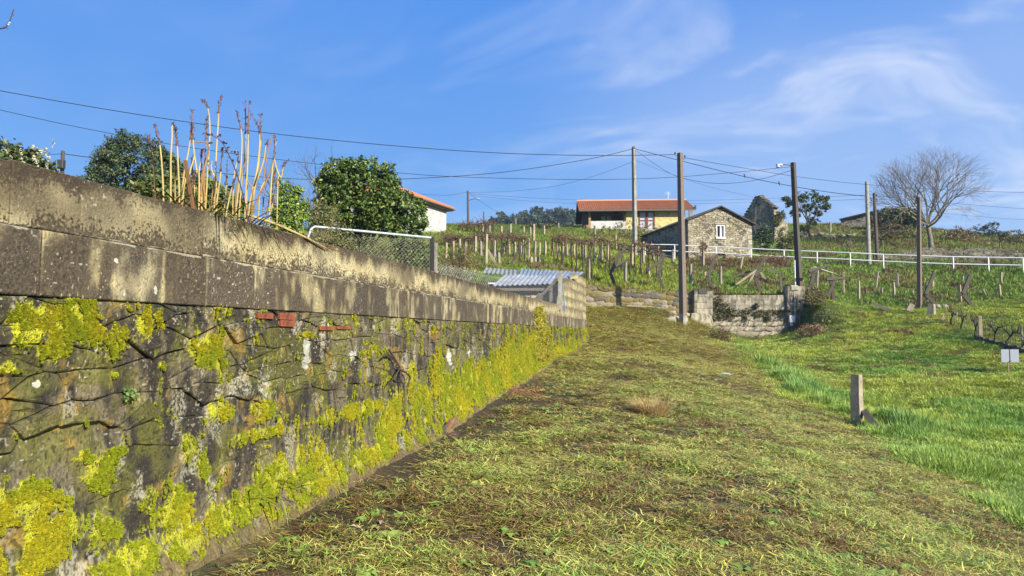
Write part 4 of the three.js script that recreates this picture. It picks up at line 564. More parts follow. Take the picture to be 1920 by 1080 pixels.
  { const Pw = (x, y, n) => { const q = wallPx(x, y); return wp(q[0], q[1], n); }, t = thing('withered_ivy', 'withered dark ivy twigs clinging to the middle of the wall', 'twig', Pw(740, 700, 0.03)); for (const l of [[[722, 655], [735, 680], [738, 690], [725, 705], [712, 718]], [[738, 690], [752, 698], [758, 708], [748, 725]], [[730, 670], [716, 664], [706, 668]], [[745, 695], [742, 712], [746, 722]]]) part(t, 'twig', tube(l.map(([x, y], i) => Pw(x, y, 0.05 + 0.02 * i)), [0.014, 0.012, 0.010, 0.008, 0.006], 5), mat(0.07, 0.045, 0.035)); }
}
// ---------------------------------------------------------------- buildings on the hill
{ // house with orange tiles
  const d = 80, o = at(1092, 431, d), Mx = frame(o, -0.05), t = thing('tiled_house', 'yellow plastered house with orange tile roof and dark porch on the hill', 'house', o), W = 12.4, H = 2.35, D = 8, B = (n, m, ...a) => part(t, n, boxAt(Mx, ...a), m);
  B('plinth', M.paleConcrete, -1.4, 12.6, -1.2, 0.02, -8, 0.5); B('front_wall', M.yellow, 5.05, 6.45, 0, H, -0.25, 0); B('front_wall', M.yellow, 8.35, W - 0.6, 0, H, -0.25, 0); B('front_wall', M.yellow, 6.45, 8.35, 2.12, H, -0.25, 0);
  B('side_wall', M.whiteWall, 0.35, 0.6, 0, H, -D, -2.4); B('side_wall', M.yellow, W - 0.85, W - 0.6, 0, H, -D, -0.25); B('back_wall', M.whiteWall, 0.35, W - 0.6, 0, H, -D - 0.2, -D);
  { const s = new THREE.Shape(); s.moveTo(-D, 0); s.lineTo(0, 0); s.lineTo(-D / 2, 1.45); s.closePath(); for (const x of [0.6, W - 0.6]) { const g = boxUV(new THREE.ExtrudeGeometry(s, { depth: 0.2, bevelEnabled: false })); g.rotateY(-Math.PI / 2); g.scale(1, 1, -1); const idx = g.attributes.position; g.applyMatrix4(new THREE.Matrix4().makeTranslation(x, H, -D)); g.applyMatrix4(Mx); part(t, 'gable', boxUV(g), M.yellow); } }
  B('porch_wall', M.brownWood, 0.6, 5.05, 0, H, -2.6, -2.4); B('porch_side', M.yellow, 4.9, 5.05, 0, H, -2.4, -0.25); B('porch_ceiling', M.oldWood, 0.3, 5.05, H - 0.06, H, -2.4, 0.2); const pd = B('porch_door', M.white, 2.35, 3.55, 0.1, 1.95, -2.4, -2.34); B('porch_door_gap', M.brownWood, 2.88, 3.0, 0.1, 1.9, -2.34, -2.33);
  B('parapet', M.whiteWall, 0.9, 5.0, 0, 1.02, -0.2, 0); B('porch_post', M.paleWood, 0.72, 0.98, 0, H, -0.22, 0.03); B('porch_brace', M.brownWood, 0.98, 1.5, H - 0.22, H - 0.08, -0.16, -0.04); B('porch_screen', M.greyWood, 0.05, 0.5, 0.1, H, -1.2, -1.1);
  { const R = rng(4); for (let i = 0; i < 22; i++) B('hanging_strip', M.oldWood, 1.05 + i * 0.18, 1.16 + i * 0.18, H - 0.45 - R() * 0.35, H - 0.06, -0.12, -0.09); }
  for (const x of [6.55, 7.47]) { const w = B('glass_door', mat(0.55, 0.58, 0.62, { rough: 0.15 }), x + 0.07, x + 0.75, 0.1, 2.02, -0.12, -0.09); for (const a of [[x, x + 0.09, 0.02, 2.12], [x + 0.73, x + 0.84, 0.02, 2.12], [x + 0.09, x + 0.73, 2.02, 2.12], [x + 0.09, x + 0.73, 1.02, 1.1]]) part(w, 'door_frame', boxAt(Mx, a[0], a[1], a[2], a[3], -0.15, 0.03), mat(0.34, 0.12, 0.06)); }
  // tiled roof: two slopes of rounded tile rows
  const slope = (f) => { const tb = new TB(), n = 52 * 4, rows = 11, x0 = -0.45, x1 = W + 0.35, P = (i, j, low) => { const x = lerp(x0, x1, i / n), w = 0.045 * Math.cos(i / 4 * Math.PI * 2), q = j / rows, z = f > 0 ? lerp(0.95, -D / 2, q) : lerp(-D - 0.95, -D / 2, q), y = H - 0.2 + 1.95 * q + w + (low ? 0 : 0.05); return V(x, y, z).applyMatrix4(Mx); }; for (let j = 0; j < rows; j++) for (let i = 0; i < n; i++) { const a = P(i, j, 0), b = P(i + 1, j, 0), c = P(i + 1, j + 1, 1), e = P(i, j + 1, 1); f > 0 ? tb.quad(a, b, c, e, [i * 0.06, j * 0.4], [i * 0.06 + 0.06, j * 0.4], [i * 0.06 + 0.06, j * 0.4 + 0.4], [i * 0.06, j * 0.4 + 0.4]) : tb.quad(b, a, e, c); if (j) { const g = P(i, j, 1), h = P(i + 1, j, 1); tb.quad(g, h, b, a); } } return tb.geo(); };
  const roof = part(t, 'roof', slope(1), M.tile); part(roof, 'rear_slope', slope(-1), M.tile);
  for (const f of [1, -1]) { const g = boxG(W + 0.7, 0.09, 5.25); g.rotateX(f * Math.atan2(1.95, 4.95)); g.translate(W / 2 - 0.05, H + 0.70, -D / 2 + f * 2.46); g.applyMatrix4(Mx); part(roof, 'eaves_boarding', g, M.oldWood); }
  part(roof, 'fascia', boxAt(Mx, -0.45, W + 0.35, H - 0.34, H - 0.16, 0.90, 0.95), M.greyWood); part(roof, 'ridge_tiles', tube([V(-0.45, H + 1.83, -D / 2).applyMatrix4(Mx), V(W + 0.35, H + 1.83, -D / 2).applyMatrix4(Mx)], 0.12, 8, 0, true), mat(0.66, 0.34, 0.2));
  for (let i = 0; i < 15; i++) part(roof, 'rafter_end', boxAt(Mx, 0.2 + i * 0.82, 0.32 + i * 0.82, H - 0.16, H - 0.02, 0.0, 0.86), M.brownWood);
  const ch = B('chimney', M.concreteGrey, W + 0.45, W + 0.85, 0, 3.0, -3.2, -2.8); part(ch, 'chimney_cap', boxAt(Mx, W + 0.36, W + 0.94, 3.0, 3.12, -3.3, -2.7), M.slate); const ga = B('gutter_end', M.iron, W + 0.35, W + 0.5, H - 0.2, H + 0.25, 0.5, 0.9);
  { const a = thing('roof_antenna', 'small white television aerial on the orange roof ridge', 'antenna', V(10.6, H + 1.85, -D / 2).applyMatrix4(Mx)), p = (x, y) => V(10.6 + x, H + 1.85 + y, -D / 2).applyMatrix4(Mx); part(a, 'mast', tube([p(0, 0), p(0, 1.0)], 0.03, 6), M.white); part(a, 'boom', tube([p(-0.35, 0.75), p(0.3, 0.8)], 0.018, 4), M.galva); for (let i = 0; i < 5; i++) part(a, 'element', tube([p(-0.3 + i * 0.13, 0.6), p(-0.3 + i * 0.13, 0.95)], 0.012, 4), M.galva); }
  { const p = V(0.55, 0, 0.25).applyMatrix4(Mx), g = new THREE.LatheGeometry([[0.001, 0], [0.2, 0], [0.27, 0.2], [0.3, 0.46], [0.24, 0.5], [0.22, 0.46], [0.001, 0.42]].map((q) => new THREE.Vector2(...q)), 14); g.translate(p.x, p.y, p.z); single('plant_pot', 'terracotta pot beside the porch post of the tiled house', 'pot', boxUV(g), mat(0.36, 0.17, 0.09), p); }
}
{ // granite barn with gable to the road
  const o = V(14.8, at(1293, 488, 58).y, -58), yaw = -0.20, Mx = frame(o, -yaw), t = thing('stone_barn', 'granite stone barn with a small white window in its lit gable', 'barn', o), W = 5.85, L = 10.2, H = 3.40, R = 4.58;
  const Mr = new THREE.Matrix4().makeRotationY(0.20).setPosition(o);
  const hole = (s, a, b, c, e) => { const h = new THREE.Path(); h.moveTo(a, c); h.lineTo(a, e); h.lineTo(b, e); h.lineTo(b, c); h.closePath(); s.holes.push(h); };
  const s = new THREE.Shape(); s.moveTo(0, -0.6); s.lineTo(W, -0.6); s.lineTo(W, H - 0.15); s.lineTo(W * 0.5, R); s.lineTo(0, H); s.closePath(); hole(s, 2.58, 3.34, 1.98, 3.06); hole(s, 2.52, 3.38, -0.4, 0.62);
  const g = new THREE.ExtrudeGeometry(s, { depth: 0.5, bevelEnabled: false }); g.translate(0, 0, -0.5); g.applyMatrix4(Mr); part(t, 'gable_wall', boxUV(g), M.rubble);
  const B = (n, m, ...a) => part(t, n, boxAt(Mr, ...a), m); B('side_wall', M.rubble, 0, 0.5, -0.9, H, -L, -0.5); B('side_wall', M.rubble, W - 0.5, W, -0.6, H - 0.15, -L, -0.5); B('rear_wall', M.rubble, 0.5, W - 0.5, -0.6, H, -L, -L + 0.4);
  const w = B('window', M.glass, 2.64, 3.28, 2.04, 3.0, -0.22, -0.2); for (const a of [[2.58, 2.65, 1.98, 3.06], [3.27, 3.34, 1.98, 3.06], [2.65, 3.27, 2.99, 3.06], [2.65, 3.27, 1.98, 2.05], [2.92, 3.0, 2.05, 2.99]]) part(w, 'window_frame', boxAt(Mr, a[0], a[1], a[2], a[3], -0.2, 0.02), M.white); part(w, 'curtain', boxAt(Mr, 3.0, 3.27, 2.05, 2.99, -0.19, -0.18), mat(0.5, 0.53, 0.6)); part(w, 'sill', boxAt(Mr, 2.5, 3.42, 1.9, 1.98, -0.1, 0.08), M.white); B('lintel', M.granite, 2.40, 3.5, 3.1, 3.24, -0.2, 0.07, 0.02);
  const dr = B('door', M.green, 2.54, 3.36, -0.4, 0.60, -0.3, -0.24); for (let i = 0; i < 4; i++) part(dr, 'door_board', boxAt(Mr, 2.55 + i * 0.205, 2.74 + i * 0.205, -0.4, 0.56, -0.24, -0.22), M.green);
  { const Q = rng(15); for (let i = 0; i < 7; i++) B('quoin', i % 2 ? M.granite : M.paleConcrete, W - 0.3 - 0.22 * Q(), W + 0.025, -0.4 + i * 0.46, -0.4 + i * 0.46 + 0.42, -0.3, 0.03 + 0.01 * (i % 2), 0.02); for (let i = 0; i < 7; i++) B('quoin', M.granite2, -0.025, 0.24 + 0.2 * Q(), -0.4 + i * 0.47, -0.4 + i * 0.47 + 0.43, -0.3, 0.03 + 0.01 * (i % 2), 0.02); }
  // slate roof
  const roof = (x0, y0, x1, y1) => { const len = Math.hypot(x1 - x0, y1 - y0), g = boxG(len, 0.1, L + 0.4); g.rotateZ(Math.atan2(y1 - y0, x1 - x0)); g.translate((x0 + x1) / 2, (y0 + y1) / 2 + 0.06, -L / 2 + 0.1); g.applyMatrix4(Mr); return g; };
  part(t, 'roof', roof(-0.2, H - 0.09, W / 2, R + 0.02), M.slate); part(t, 'roof', roof(W / 2, R + 0.02, W + 0.3, H - 0.28), M.slate);
  B('propane_box', M.white, 4.2, 4.8, -0.6, 0.3, 0.08, 0.5);
}
{ // white house left, hipped roof
  const t0 = at(783, 372, 50), e = at(846, 393, 54.5), o = V(t0.x, t0.y, t0.z), dirw = V(e.x - o.x, 0, e.z - o.z).normalize(), yaw = Math.atan2(-dirw.z, dirw.x), Hh = 4.2, base = o.clone().add(V(0, -Hh, 0)), Mr = frame(base, yaw), len = Math.hypot(e.x - o.x, e.z - o.z), t = thing('white_house', 'white house with an orange hipped roof behind the citrus tree', 'house', base), x0 = -2.0, x1 = len - 0.25;
  part(t, 'wall', boxAt(Mr, x0, x1, -1, Hh - 0.12, -7, -0.3), M.whiteWall); part(t, 'eaves', boxAt(Mr, x0 - 0.5, x1 + 0.4, Hh - 0.14, Hh + 0.02, -7.5, 0.12), M.greyWood);
  const tb = new TB(), P = (x, y, z) => V(x, y, z).applyMatrix4(Mr), a = P(x0 - 0.55, Hh + 0.03, 0.18), b = P(x1 + 0.45, Hh + 0.03, 0.18), c = P(x1 + 0.45, Hh + 0.03, -7.55), d2 = P(x0 - 0.55, Hh + 0.03, -7.55), r0 = P(x0 + 2.2, Hh + 1.75, -3.7), r1 = P(x1 - 3.1, Hh + 1.75, -3.7); tb.quad(a, b, r1, r0, [0, 0], [9, 0], [6, 4], [3, 4]); tb.tri(b, c, r1, [0, 0], [7, 0], [3.5, 4]); tb.quad(c, d2, r0, r1, [0, 0], [9, 0], [6, 4], [3, 4]); tb.tri(d2, a, r0, [0, 0], [7, 0], [3.5, 4]);
  const rf = part(t, 'roof', tb.geo(), M.tile); for (let i = 0; i < 40; i++) { const f = (i + 0.5) / 40, p = a.clone().lerp(b, f), q = f < 0.3 ? a.clone().lerp(r0, f / 0.3) : f > 0.68 ? b.clone().lerp(r1, (1 - f) / 0.32) : r0.clone().lerp(r1, (f - 0.3) / 0.38); part(rf, 'tile_row', tube([p.add(V(0, 0.02, 0)), q.add(V(0, 0.02, 0))], 0.07, 5, 0), M.tile); }
  part(rf, 'hip_tiles', tube([b, r1], 0.11, 6), mat(0.55, 0.2, 0.09)); part(t, 'gutter', tube([P(x0 - 0.5, Hh - 0.02, 0.2), P(x1 + 0.45, Hh - 0.02, 0.2)], 0.07, 6, 0), M.greyWood);
}
{ // roofless granite ruin with a steep gable
  const c = at(1452, 440, 70), l = at(1395, 440, 75), t = thing('stone_ruin', 'roofless dark granite ruin with a steep gable behind the barn', 'ruin', c), u = V(l.x - c.x, 0, l.z - c.z), len = u.length(), yaw = Math.atan2(-u.z, u.x); const Mr = frame(c, yaw), apex = at(1420, 368, 73).y - c.y, e1 = at(1452, 389, 70).y - c.y, e2 = at(1395, 406, 75).y - c.y;
  const s = new THREE.Shape(); s.moveTo(0, -1.5); s.lineTo(len, -1.5); s.lineTo(len, e2); s.lineTo(len * 0.58, apex); s.lineTo(len * 0.45, apex - 0.1); s.lineTo(0.1, e1); s.closePath(); const g = new THREE.ExtrudeGeometry(s, { depth: 0.55, bevelEnabled: false }); g.applyMatrix4(Mr); part(t, 'gable_wall', boxUV(g), M.rubble);
  const r = at(1478, 440, 71), v = V(r.x - c.x, 0, r.z - c.z), L2 = v.length(), M2 = frame(c, Math.atan2(-v.z, v.x)); const s2 = new THREE.Shape(); s2.moveTo(0, -1.5); s2.lineTo(L2, -1.5); s2.lineTo(L2, e1 - 1.5); s2.lineTo(L2 * 0.75, e1 - 1.2); s2.lineTo(L2 * 0.6, e1 - 0.75); s2.lineTo(L2 * 0.3, e1 - 0.5); s2.lineTo(L2 * 0.15, e1); s2.lineTo(0, e1); s2.closePath(); const g2 = new THREE.ExtrudeGeometry(s2, { depth: 0.5, bevelEnabled: false }); g2.translate(0, 0, -0.5); g2.applyMatrix4(M2); part(t, 'side_wall', boxUV(g2), M.rubble);
  const R = rng(8); for (let i = 0; i < 16; i++) { const f = i / 15, p = f < 0.5 ? V(lerp(len, len * 0.55, f * 2), lerp(e2, apex, f * 2), 0.25) : V(lerp(len * 0.5, 0.1, f * 2 - 1), lerp(apex, e1, f * 2 - 1), 0.25); const k = rockG(i, 0.45 + 0.2 * R(), 0.22, 0.6); k.translate(p.x, p.y, p.z); k.applyMatrix4(Mr); part(t, 'coping_stone', k, M.graniteDark); }
  const iv = thing('ruin_ivy', 'ivy hanging on the lit corner of the roofless ruin', 'ivy', at(1462, 440, 69.8)); part(iv, 'foliage', merge([leafMass({ c: at(1463, 405, 69.6), r: [0.45, 0.5, 0.25], clumps: 34, leaves: 22, size: 0.16, cr: 0.2, cols: G.ivy, seed: 5 }), leafMass({ c: at(1455, 415, 69.6), r: [0.45, 0.5, 0.3], clumps: 40, leaves: 20, size: 0.16, cr: 0.2, cols: G.ivy, seed: 6 })]), M.leaf, 'stuff');
}
{ // dark outbuilding with ivy, right
  const c = at(1577, 430, 84), t = thing('outbuilding', 'dark low stone outbuilding with a sloping roof on the skyline', 'outbuilding', c), e = at(1700, 430, 80), u = V(e.x - c.x, 0, e.z - c.z), len = u.length(), Mr = frame(c, Math.atan2(-u.z, u.x)); const y0 = at(1577, 413, 84).y - c.y, y1 = at(1640, 398, 82).y - c.y;
  const s = new THREE.Shape(); s.moveTo(0, -1.5); s.lineTo(len, -1.5); s.lineTo(len, y1 + 0.4); s.lineTo(len * 0.55, y1); s.lineTo(0, y0); s.closePath(); const g = new THREE.ExtrudeGeometry(s, { depth: 4, bevelEnabled: false }); g.translate(0, 0, -4); g.applyMatrix4(Mr); part(t, 'wall', boxUV(g), M.rubble); const rl = Math.hypot(len * 0.62, y1 - y0), gr = boxG(rl, 0.14, 4.6); gr.rotateZ(Math.atan2(y1 - y0, len * 0.55)); gr.translate(len * 0.29, (y0 + y1) / 2 + 0.12, -2); gr.applyMatrix4(Mr); part(t, 'roof', gr, M.slate);
  const iv = thing('ivy_thicket', 'dense ivy thicket covering the right end of the dark outbuilding', 'ivy', at(1690, 432, 78)); part(iv, 'foliage', merge([leafMass({ c: at(1680, 408, 79), r: [2.5, 1.3, 1.2], clumps: 330, leaves: 26, size: 0.22, cr: 0.3, cols: [...G.hedge, ...G.ivy, ...G.dark], seed: 11, hollow: 0.55, lump: 0.2 }), leafMass({ c: at(1645, 412, 79), r: [0.8, 1.0, 0.8], clumps: 80, leaves: 24, size: 0.2, cr: 0.3, cols: G.ivy, seed: 12 }), leafMass({ c: at(1712, 412, 78), r: [0.9, 1.1, 0.8], clumps: 100, leaves: 24, size: 0.2, cr: 0.3, cols: G.dark, seed: 13 })]), M.leaf, 'stuff');
}
{ // dry stone wall on the skyline
  const t = thing('dry_stone_wall', 'tumbled pale dry stone wall left of the dark outbuilding', 'wall', at(1525, 445, 77)), R = rng(33), vs = [0, 1, 2, 3].map((s) => rockG(s + 3, 1, 0.7, 0.9)); t.userData.kind = 'thing';
  for (let i = 0; i < 120; i++) { const px = lerp(1455, 1600, R()), py = lerp(434, 452, Math.sqrt(R())), d = 77 - 3.5 * R(), p = at(px, py, d); const gy = height(p.x, d); const m = partL(t, 'stone', vs[i & 3], R() < 0.4 ? M.paleConcrete : R() < 0.6 ? M.granite : M.granite2); const s = 0.28 + 0.35 * R(); m.scale.setScalar(s); m.position.set(p.x, Math.max(p.y, gy), p.z).sub(t.position); m.rotation.y = R() * 6; }
  { const p = at(1557, 432, 79); single('standing_stone', 'lone upright grey stone post on the skyline', 'post', tube([p.clone().add(V(0, -0.8, 0)), at(1557, 416, 79)], [0.16, 0.13], 4), M.granite2, p.clone().add(V(0, -0.8, 0))); }
}
{ // far wooded hill
  const P = [], n = 60, m = 24, I = [], c = at(1010, 425, 290); for (let j = 0; j <= m; j++) for (let i = 0; i <= n; i++) { const x = c.x + (i / n - 0.5) * 130, z = c.z + (j / m - 0.5) * 120, e = Math.exp(-(((x - c.x - 6) / 26) ** 2) - (((z - c.z) / 34) ** 2)); P.push(x, c.y - 14 + 17.5 * e, z); if (i && j) { const o = j * (n + 1) + i; I.push(o - n - 2, o - 1, o, o - n - 2, o, o - n - 1); } }
  const g = new THREE.BufferGeometry(); g.setAttribute('position', new THREE.Float32BufferAttribute(P, 3)); g.setIndex(I); g.computeVertexNormals(); structure('distant_hill', boxUV(g), mat(0.06, 0.09, 0.05));
  const R = rng(44), l = []; for (let i = 0; i < 60; i++) { const px = 925 + 165 * R(), f = 1 - Math.abs(px - 1020) / 130, py = 424 - R() * 20 * f, d = 262 + 20 * R(), q = 1.6 + 1.8 * R(); l.push(leafMass({ c: at(px, py, d), r: [q, q * (0.8 + 0.7 * R()), q], clumps: 22, leaves: 16, size: 1.0, cr: 0.9, cols: G.far, seed: 700 + i, hollow: 0.3, lump: 0.4 })); }
  for (const [px, py] of [[1003, 394], [1012, 398], [1045, 397], [1058, 396], [1068, 398], [1030, 400], [985, 402]]) l.push(leafMass({ c: at(px, py, 270), r: [1.8, 1.6, 1.8], clumps: 22, leaves: 14, size: 0.9, cr: 0.8, cols: G.far, seed: px, hollow: 0.2, lump: 0.5 }), tube([at(px, 420, 270), at(px, py, 270)], 0.25, 5));
  const gm = merge(l.map((q) => { if (!q.attributes.color) q.setAttribute('color', new THREE.BufferAttribute(new Float32Array(q.attributes.position.count * 3).fill(0.05), 3)); return q; })), w = shade(new THREE.Mesh(gm, M.leaf)); w.name = 'distant_wood'; w.userData = { label: 'bluish green wood on the distant hill left of the tiled house', category: 'wood', kind: 'stuff' }; scene.add(w);
}
scene.fog = new THREE.FogExp2(0xbfd2ea, 0.0003);
// ---------------------------------------------------------------- trees on the hill
{
  const b = groundHit(1746, 470, 60), t = thing('bare_oak', 'large bare tree with a wide rounded crown of fine twigs on the hill', 'tree', b), d = -b.z, top = at(1746, 288, d).y - b.y;
  const R = rng(19), out = [[], [], []], trunkTop = b.clone().add(V(-0.25, top * 0.27, 0)); out[0].push(tube([b.clone().add(V(0.05, -0.2, 0)), b.clone().add(V(-0.03, top * 0.13, 0)), trunkTop], [0.25, 0.2, 0.19], 9, 0, true));
  const cc = b.clone().add(V(0.1, top * 0.34, 0)), rx = 5.9, ry = top * 0.68;
  const grow = (p, dir, L, r, lv) => { const n = 4, pts = [p.clone()], rr = [r]; let q = p.clone(), e = dir.clone(); for (let i = 1; i < n; i++) { e.add(V((R() - 0.5) * 0.34, (R() - 0.5) * 0.3 + (lv < 2 ? 0.06 : 0.03), (R() - 0.5) * 0.34)).normalize(); q = q.clone().addScaledVector(e, L / (n - 1)); pts.push(q); rr.push(lerp(r, r * 0.55, i / (n - 1))); }
    out[lv < 3 ? 1 : 2].push(tube(pts, rr, lv < 2 ? 5 : 3, 0, false, false)); if (lv >= 6) return; const k = lv < 2 ? 4 : lv < 5 ? 3 : 3;
    for (let i = 0; i < k; i++) { const f = 0.35 + 0.65 * (i + 0.5 * R() + 0.4) / k, a = Math.min(n - 2, Math.floor(f * (n - 1))), bp = pts[a].clone().lerp(pts[a + 1], clamp(f * (n - 1) - a, 0, 1)), ax = V(R() - 0.5, R() - 0.5, R() - 0.5).cross(e).normalize(), nd = e.clone().applyAxisAngle(ax, 0.35 + 0.45 * R()); const rel = bp.clone().sub(cc); const reach = (rel.x / rx) ** 2 + (rel.z / rx) ** 2 + (rel.y / ry) ** 2; if (reach > 1.0 && lv > 2) continue; grow(bp, nd, L * (0.68 + 0.12 * R()), rr[a] * 0.68, lv + 1); } };
  for (let i = 0; i < 11; i++) { const a = i / 11 * 6.283 + R() * 0.4, el = i % 3 === 0 ? 1.25 : i % 3 === 1 ? 0.75 : 0.33; grow(trunkTop.clone().add(V(0, -0.3 + 0.4 * R(), 0)), V(Math.cos(a) * Math.cos(el), Math.sin(el), Math.sin(a) * Math.cos(el)), 3.0 + 0.5 * R(), 0.10, 1); }
  tree(t, out, [M.barkPale, M.barkPale, mat(0.20, 0.175, 0.155)]);
  const e = thing('evergreen_tree', 'small gnarled evergreen tree with open clumps behind the lamp pole', 'tree', groundHit(1520, 447, 62)), eb = e.position, ed = -eb.z; tree(e, branches({ base: eb.clone().add(V(0, -0.2, 0)), dir: V(-0.1, 1, 0), len: 2.2, rad: 0.16, levels: 4, kids: 4, seed: 14, spread: 0.6, ratio: 0.72, first: 0.4 }), [M.bark, M.bark, M.bark]);
  part(e, 'crown', merge([[1500, 372, 0.9], [1522, 366, 0.9], [1538, 380, 0.8], [1482, 382, 0.7], [1512, 390, 0.9], [1535, 398, 0.7], [1545, 372, 0.5], [1490, 400, 0.7], [1550, 388, 0.4], [1525, 415, 0.6], [1508, 428, 0.7], [1472, 374, 0.4]].map(([x, y, r], i) => leafMass({ c: at(x, y, ed), r: [r, r * 0.7, r], clumps: 26, leaves: 20, size: 0.2, cr: 0.22, cols: [...G.dark, [0.10, 0.15, 0.07]], seed: 60 + i, hollow: 0.25, lump: 0.3 }))), M.leaf, 'stuff');
  const bt = (name, label, px, py, pyt, seed, o) => { const p = groundHit(px, py, 52), q = thing(name, label, 'tree', p), H = at(px, pyt, -p.z).y - p.y; tree(q, branches({ base: p.clone().add(V(0, -0.2, 0)), dir: V(0, 1, 0), len: H * 0.45, rad: H * 0.016, levels: 5, kids: 4, seed, spread: 0.6, ratio: 0.62, first: 0.3, ...o }), [M.twigPale, M.twigPale, M.twigPale]); };
  bt('bare_tree', 'bare brown tree standing in front of the roofless ruin', 1418, 462, 372, 22); bt('bare_tree', 'small bare tree on the skyline left of the ruin', 1388, 440, 378, 23, { kids: 3 });
  bt('twiggy_shrub', 'leafless pale coppiced shrub behind the railing right of the lamp pole', 1551, 480, 440, 24, { first: 0.02, kids: 5, spread: 0.35, levels: 4 }); bt('twiggy_shrub', 'leafless pale coppiced shrub left of the white utility pole', 1596, 478, 430, 25, { first: 0.02, kids: 5, spread: 0.3, levels: 4 });
  const bush = (label, px, py, w, h, cols, seed, from = 55, sz = 0.16) => { const p = groundHit(px, py, from), d = -p.z, k = d / F; shrub('hill_bush', label, 'bush', p, { c: p.clone().add(V(0, h * k * 0.45, 0)), r: [w * k / 2, h * k / 2, w * k / 2.4], clumps: 90, leaves: 24, size: sz, cr: 0.24, cols, seed, hollow: 0.35, lump: 0.35 }, 3); };
  bush('dark green bush at the right corner of the barn', 1432, 478, 44, 60, G.dark, 81); bush('yellow green bush right of the barn', 1475, 474, 46, 44, [...G.olive, ...G.hedge], 82); bush('rounded blue green bush on the skyline right of the bare tree', 1853, 448, 56, 34, G.far, 83, 70); bush('low olive bush under the ivy thicket', 1700, 450, 60, 30, G.olive, 84, 64); bush('brown bracken patch right of the bare tree', 1800, 455, 70, 30, [...G.dry, ...G.straw], 85, 64); bush('brown and green scrub left of the bare tree', 1655, 452, 70, 34, [...G.olive, ...G.dry], 86, 64); bush('low green scrub at the right end of the skyline', 1900, 458, 50, 26, G.olive, 87, 66);
  bush('ivy covered mound in front of the tiled house', 1180, 446, 130, 34, [...G.ivy, ...G.straw], 88, 66, 0.14); bush('small scrub on the left of the tiled house', 1010, 432, 60, 12, G.ivy, 89, 66); bush('reddish brown heap of prunings in front of the barn', 1330, 492, 90, 16, G.dry, 90, 50, 0.09); bush('reddish brown heap of prunings beside the lamp pole', 1440, 493, 90, 14, G.dry, 91, 50, 0.09); bush('dead brown bramble at the foot of the block wall', 1525, 632, 60, 26, G.dry, 92, 30, 0.07); bush('rust coloured shrub right of the block wall', 1528, 580, 40, 42, [...G.dry, ...G.hedge], 93, 30, 0.09); bush('green shrub at the foot of the rust coloured shrub', 1548, 612, 44, 34, G.hedge, 94, 30, 0.08); bush('dark brambles at the left foot of the block wall', 1352, 640, 40, 24, [...G.olive, ...G.dry], 95, 30, 0.07);
}
// ---------------------------------------------------------------- poles, cables, railing
const poleTop = {};
function pole(id, name, label, pxb, pyb, pxt, pyt, d, w, m, square = true) {
  const b0 = at(pxb, pyb, d), b = V(b0.x, Math.min(b0.y, height(b0.x, d)) - 0.3, b0.z), top = at(pxt, pyt, d), t = thing(name, label, 'pole', b); part(t, 'shaft', square ? tube([b, b.clone().lerp(top, 0.5), top], [w * 0.62, w * 0.56, w * 0.48], 4, -0.17) : tube([b, b.clone().lerp(top, 0.5), top], [w * 0.5, w * 0.45, w * 0.38], 10, 0, true), m); poleTop[id] = { t, d, top, b }; return t;
}
const ins = (t, p) => { const g = new THREE.LatheGeometry([[0.001, 0], [0.04, 0], [0.06, 0.03], [0.04, 0.07], [0.055, 0.1], [0.001, 0.13]].map((q) => new THREE.Vector2(...q)), 8); g.translate(p.x, p.y, p.z); part(t, 'insulator', boxUV(g), M.iron); };
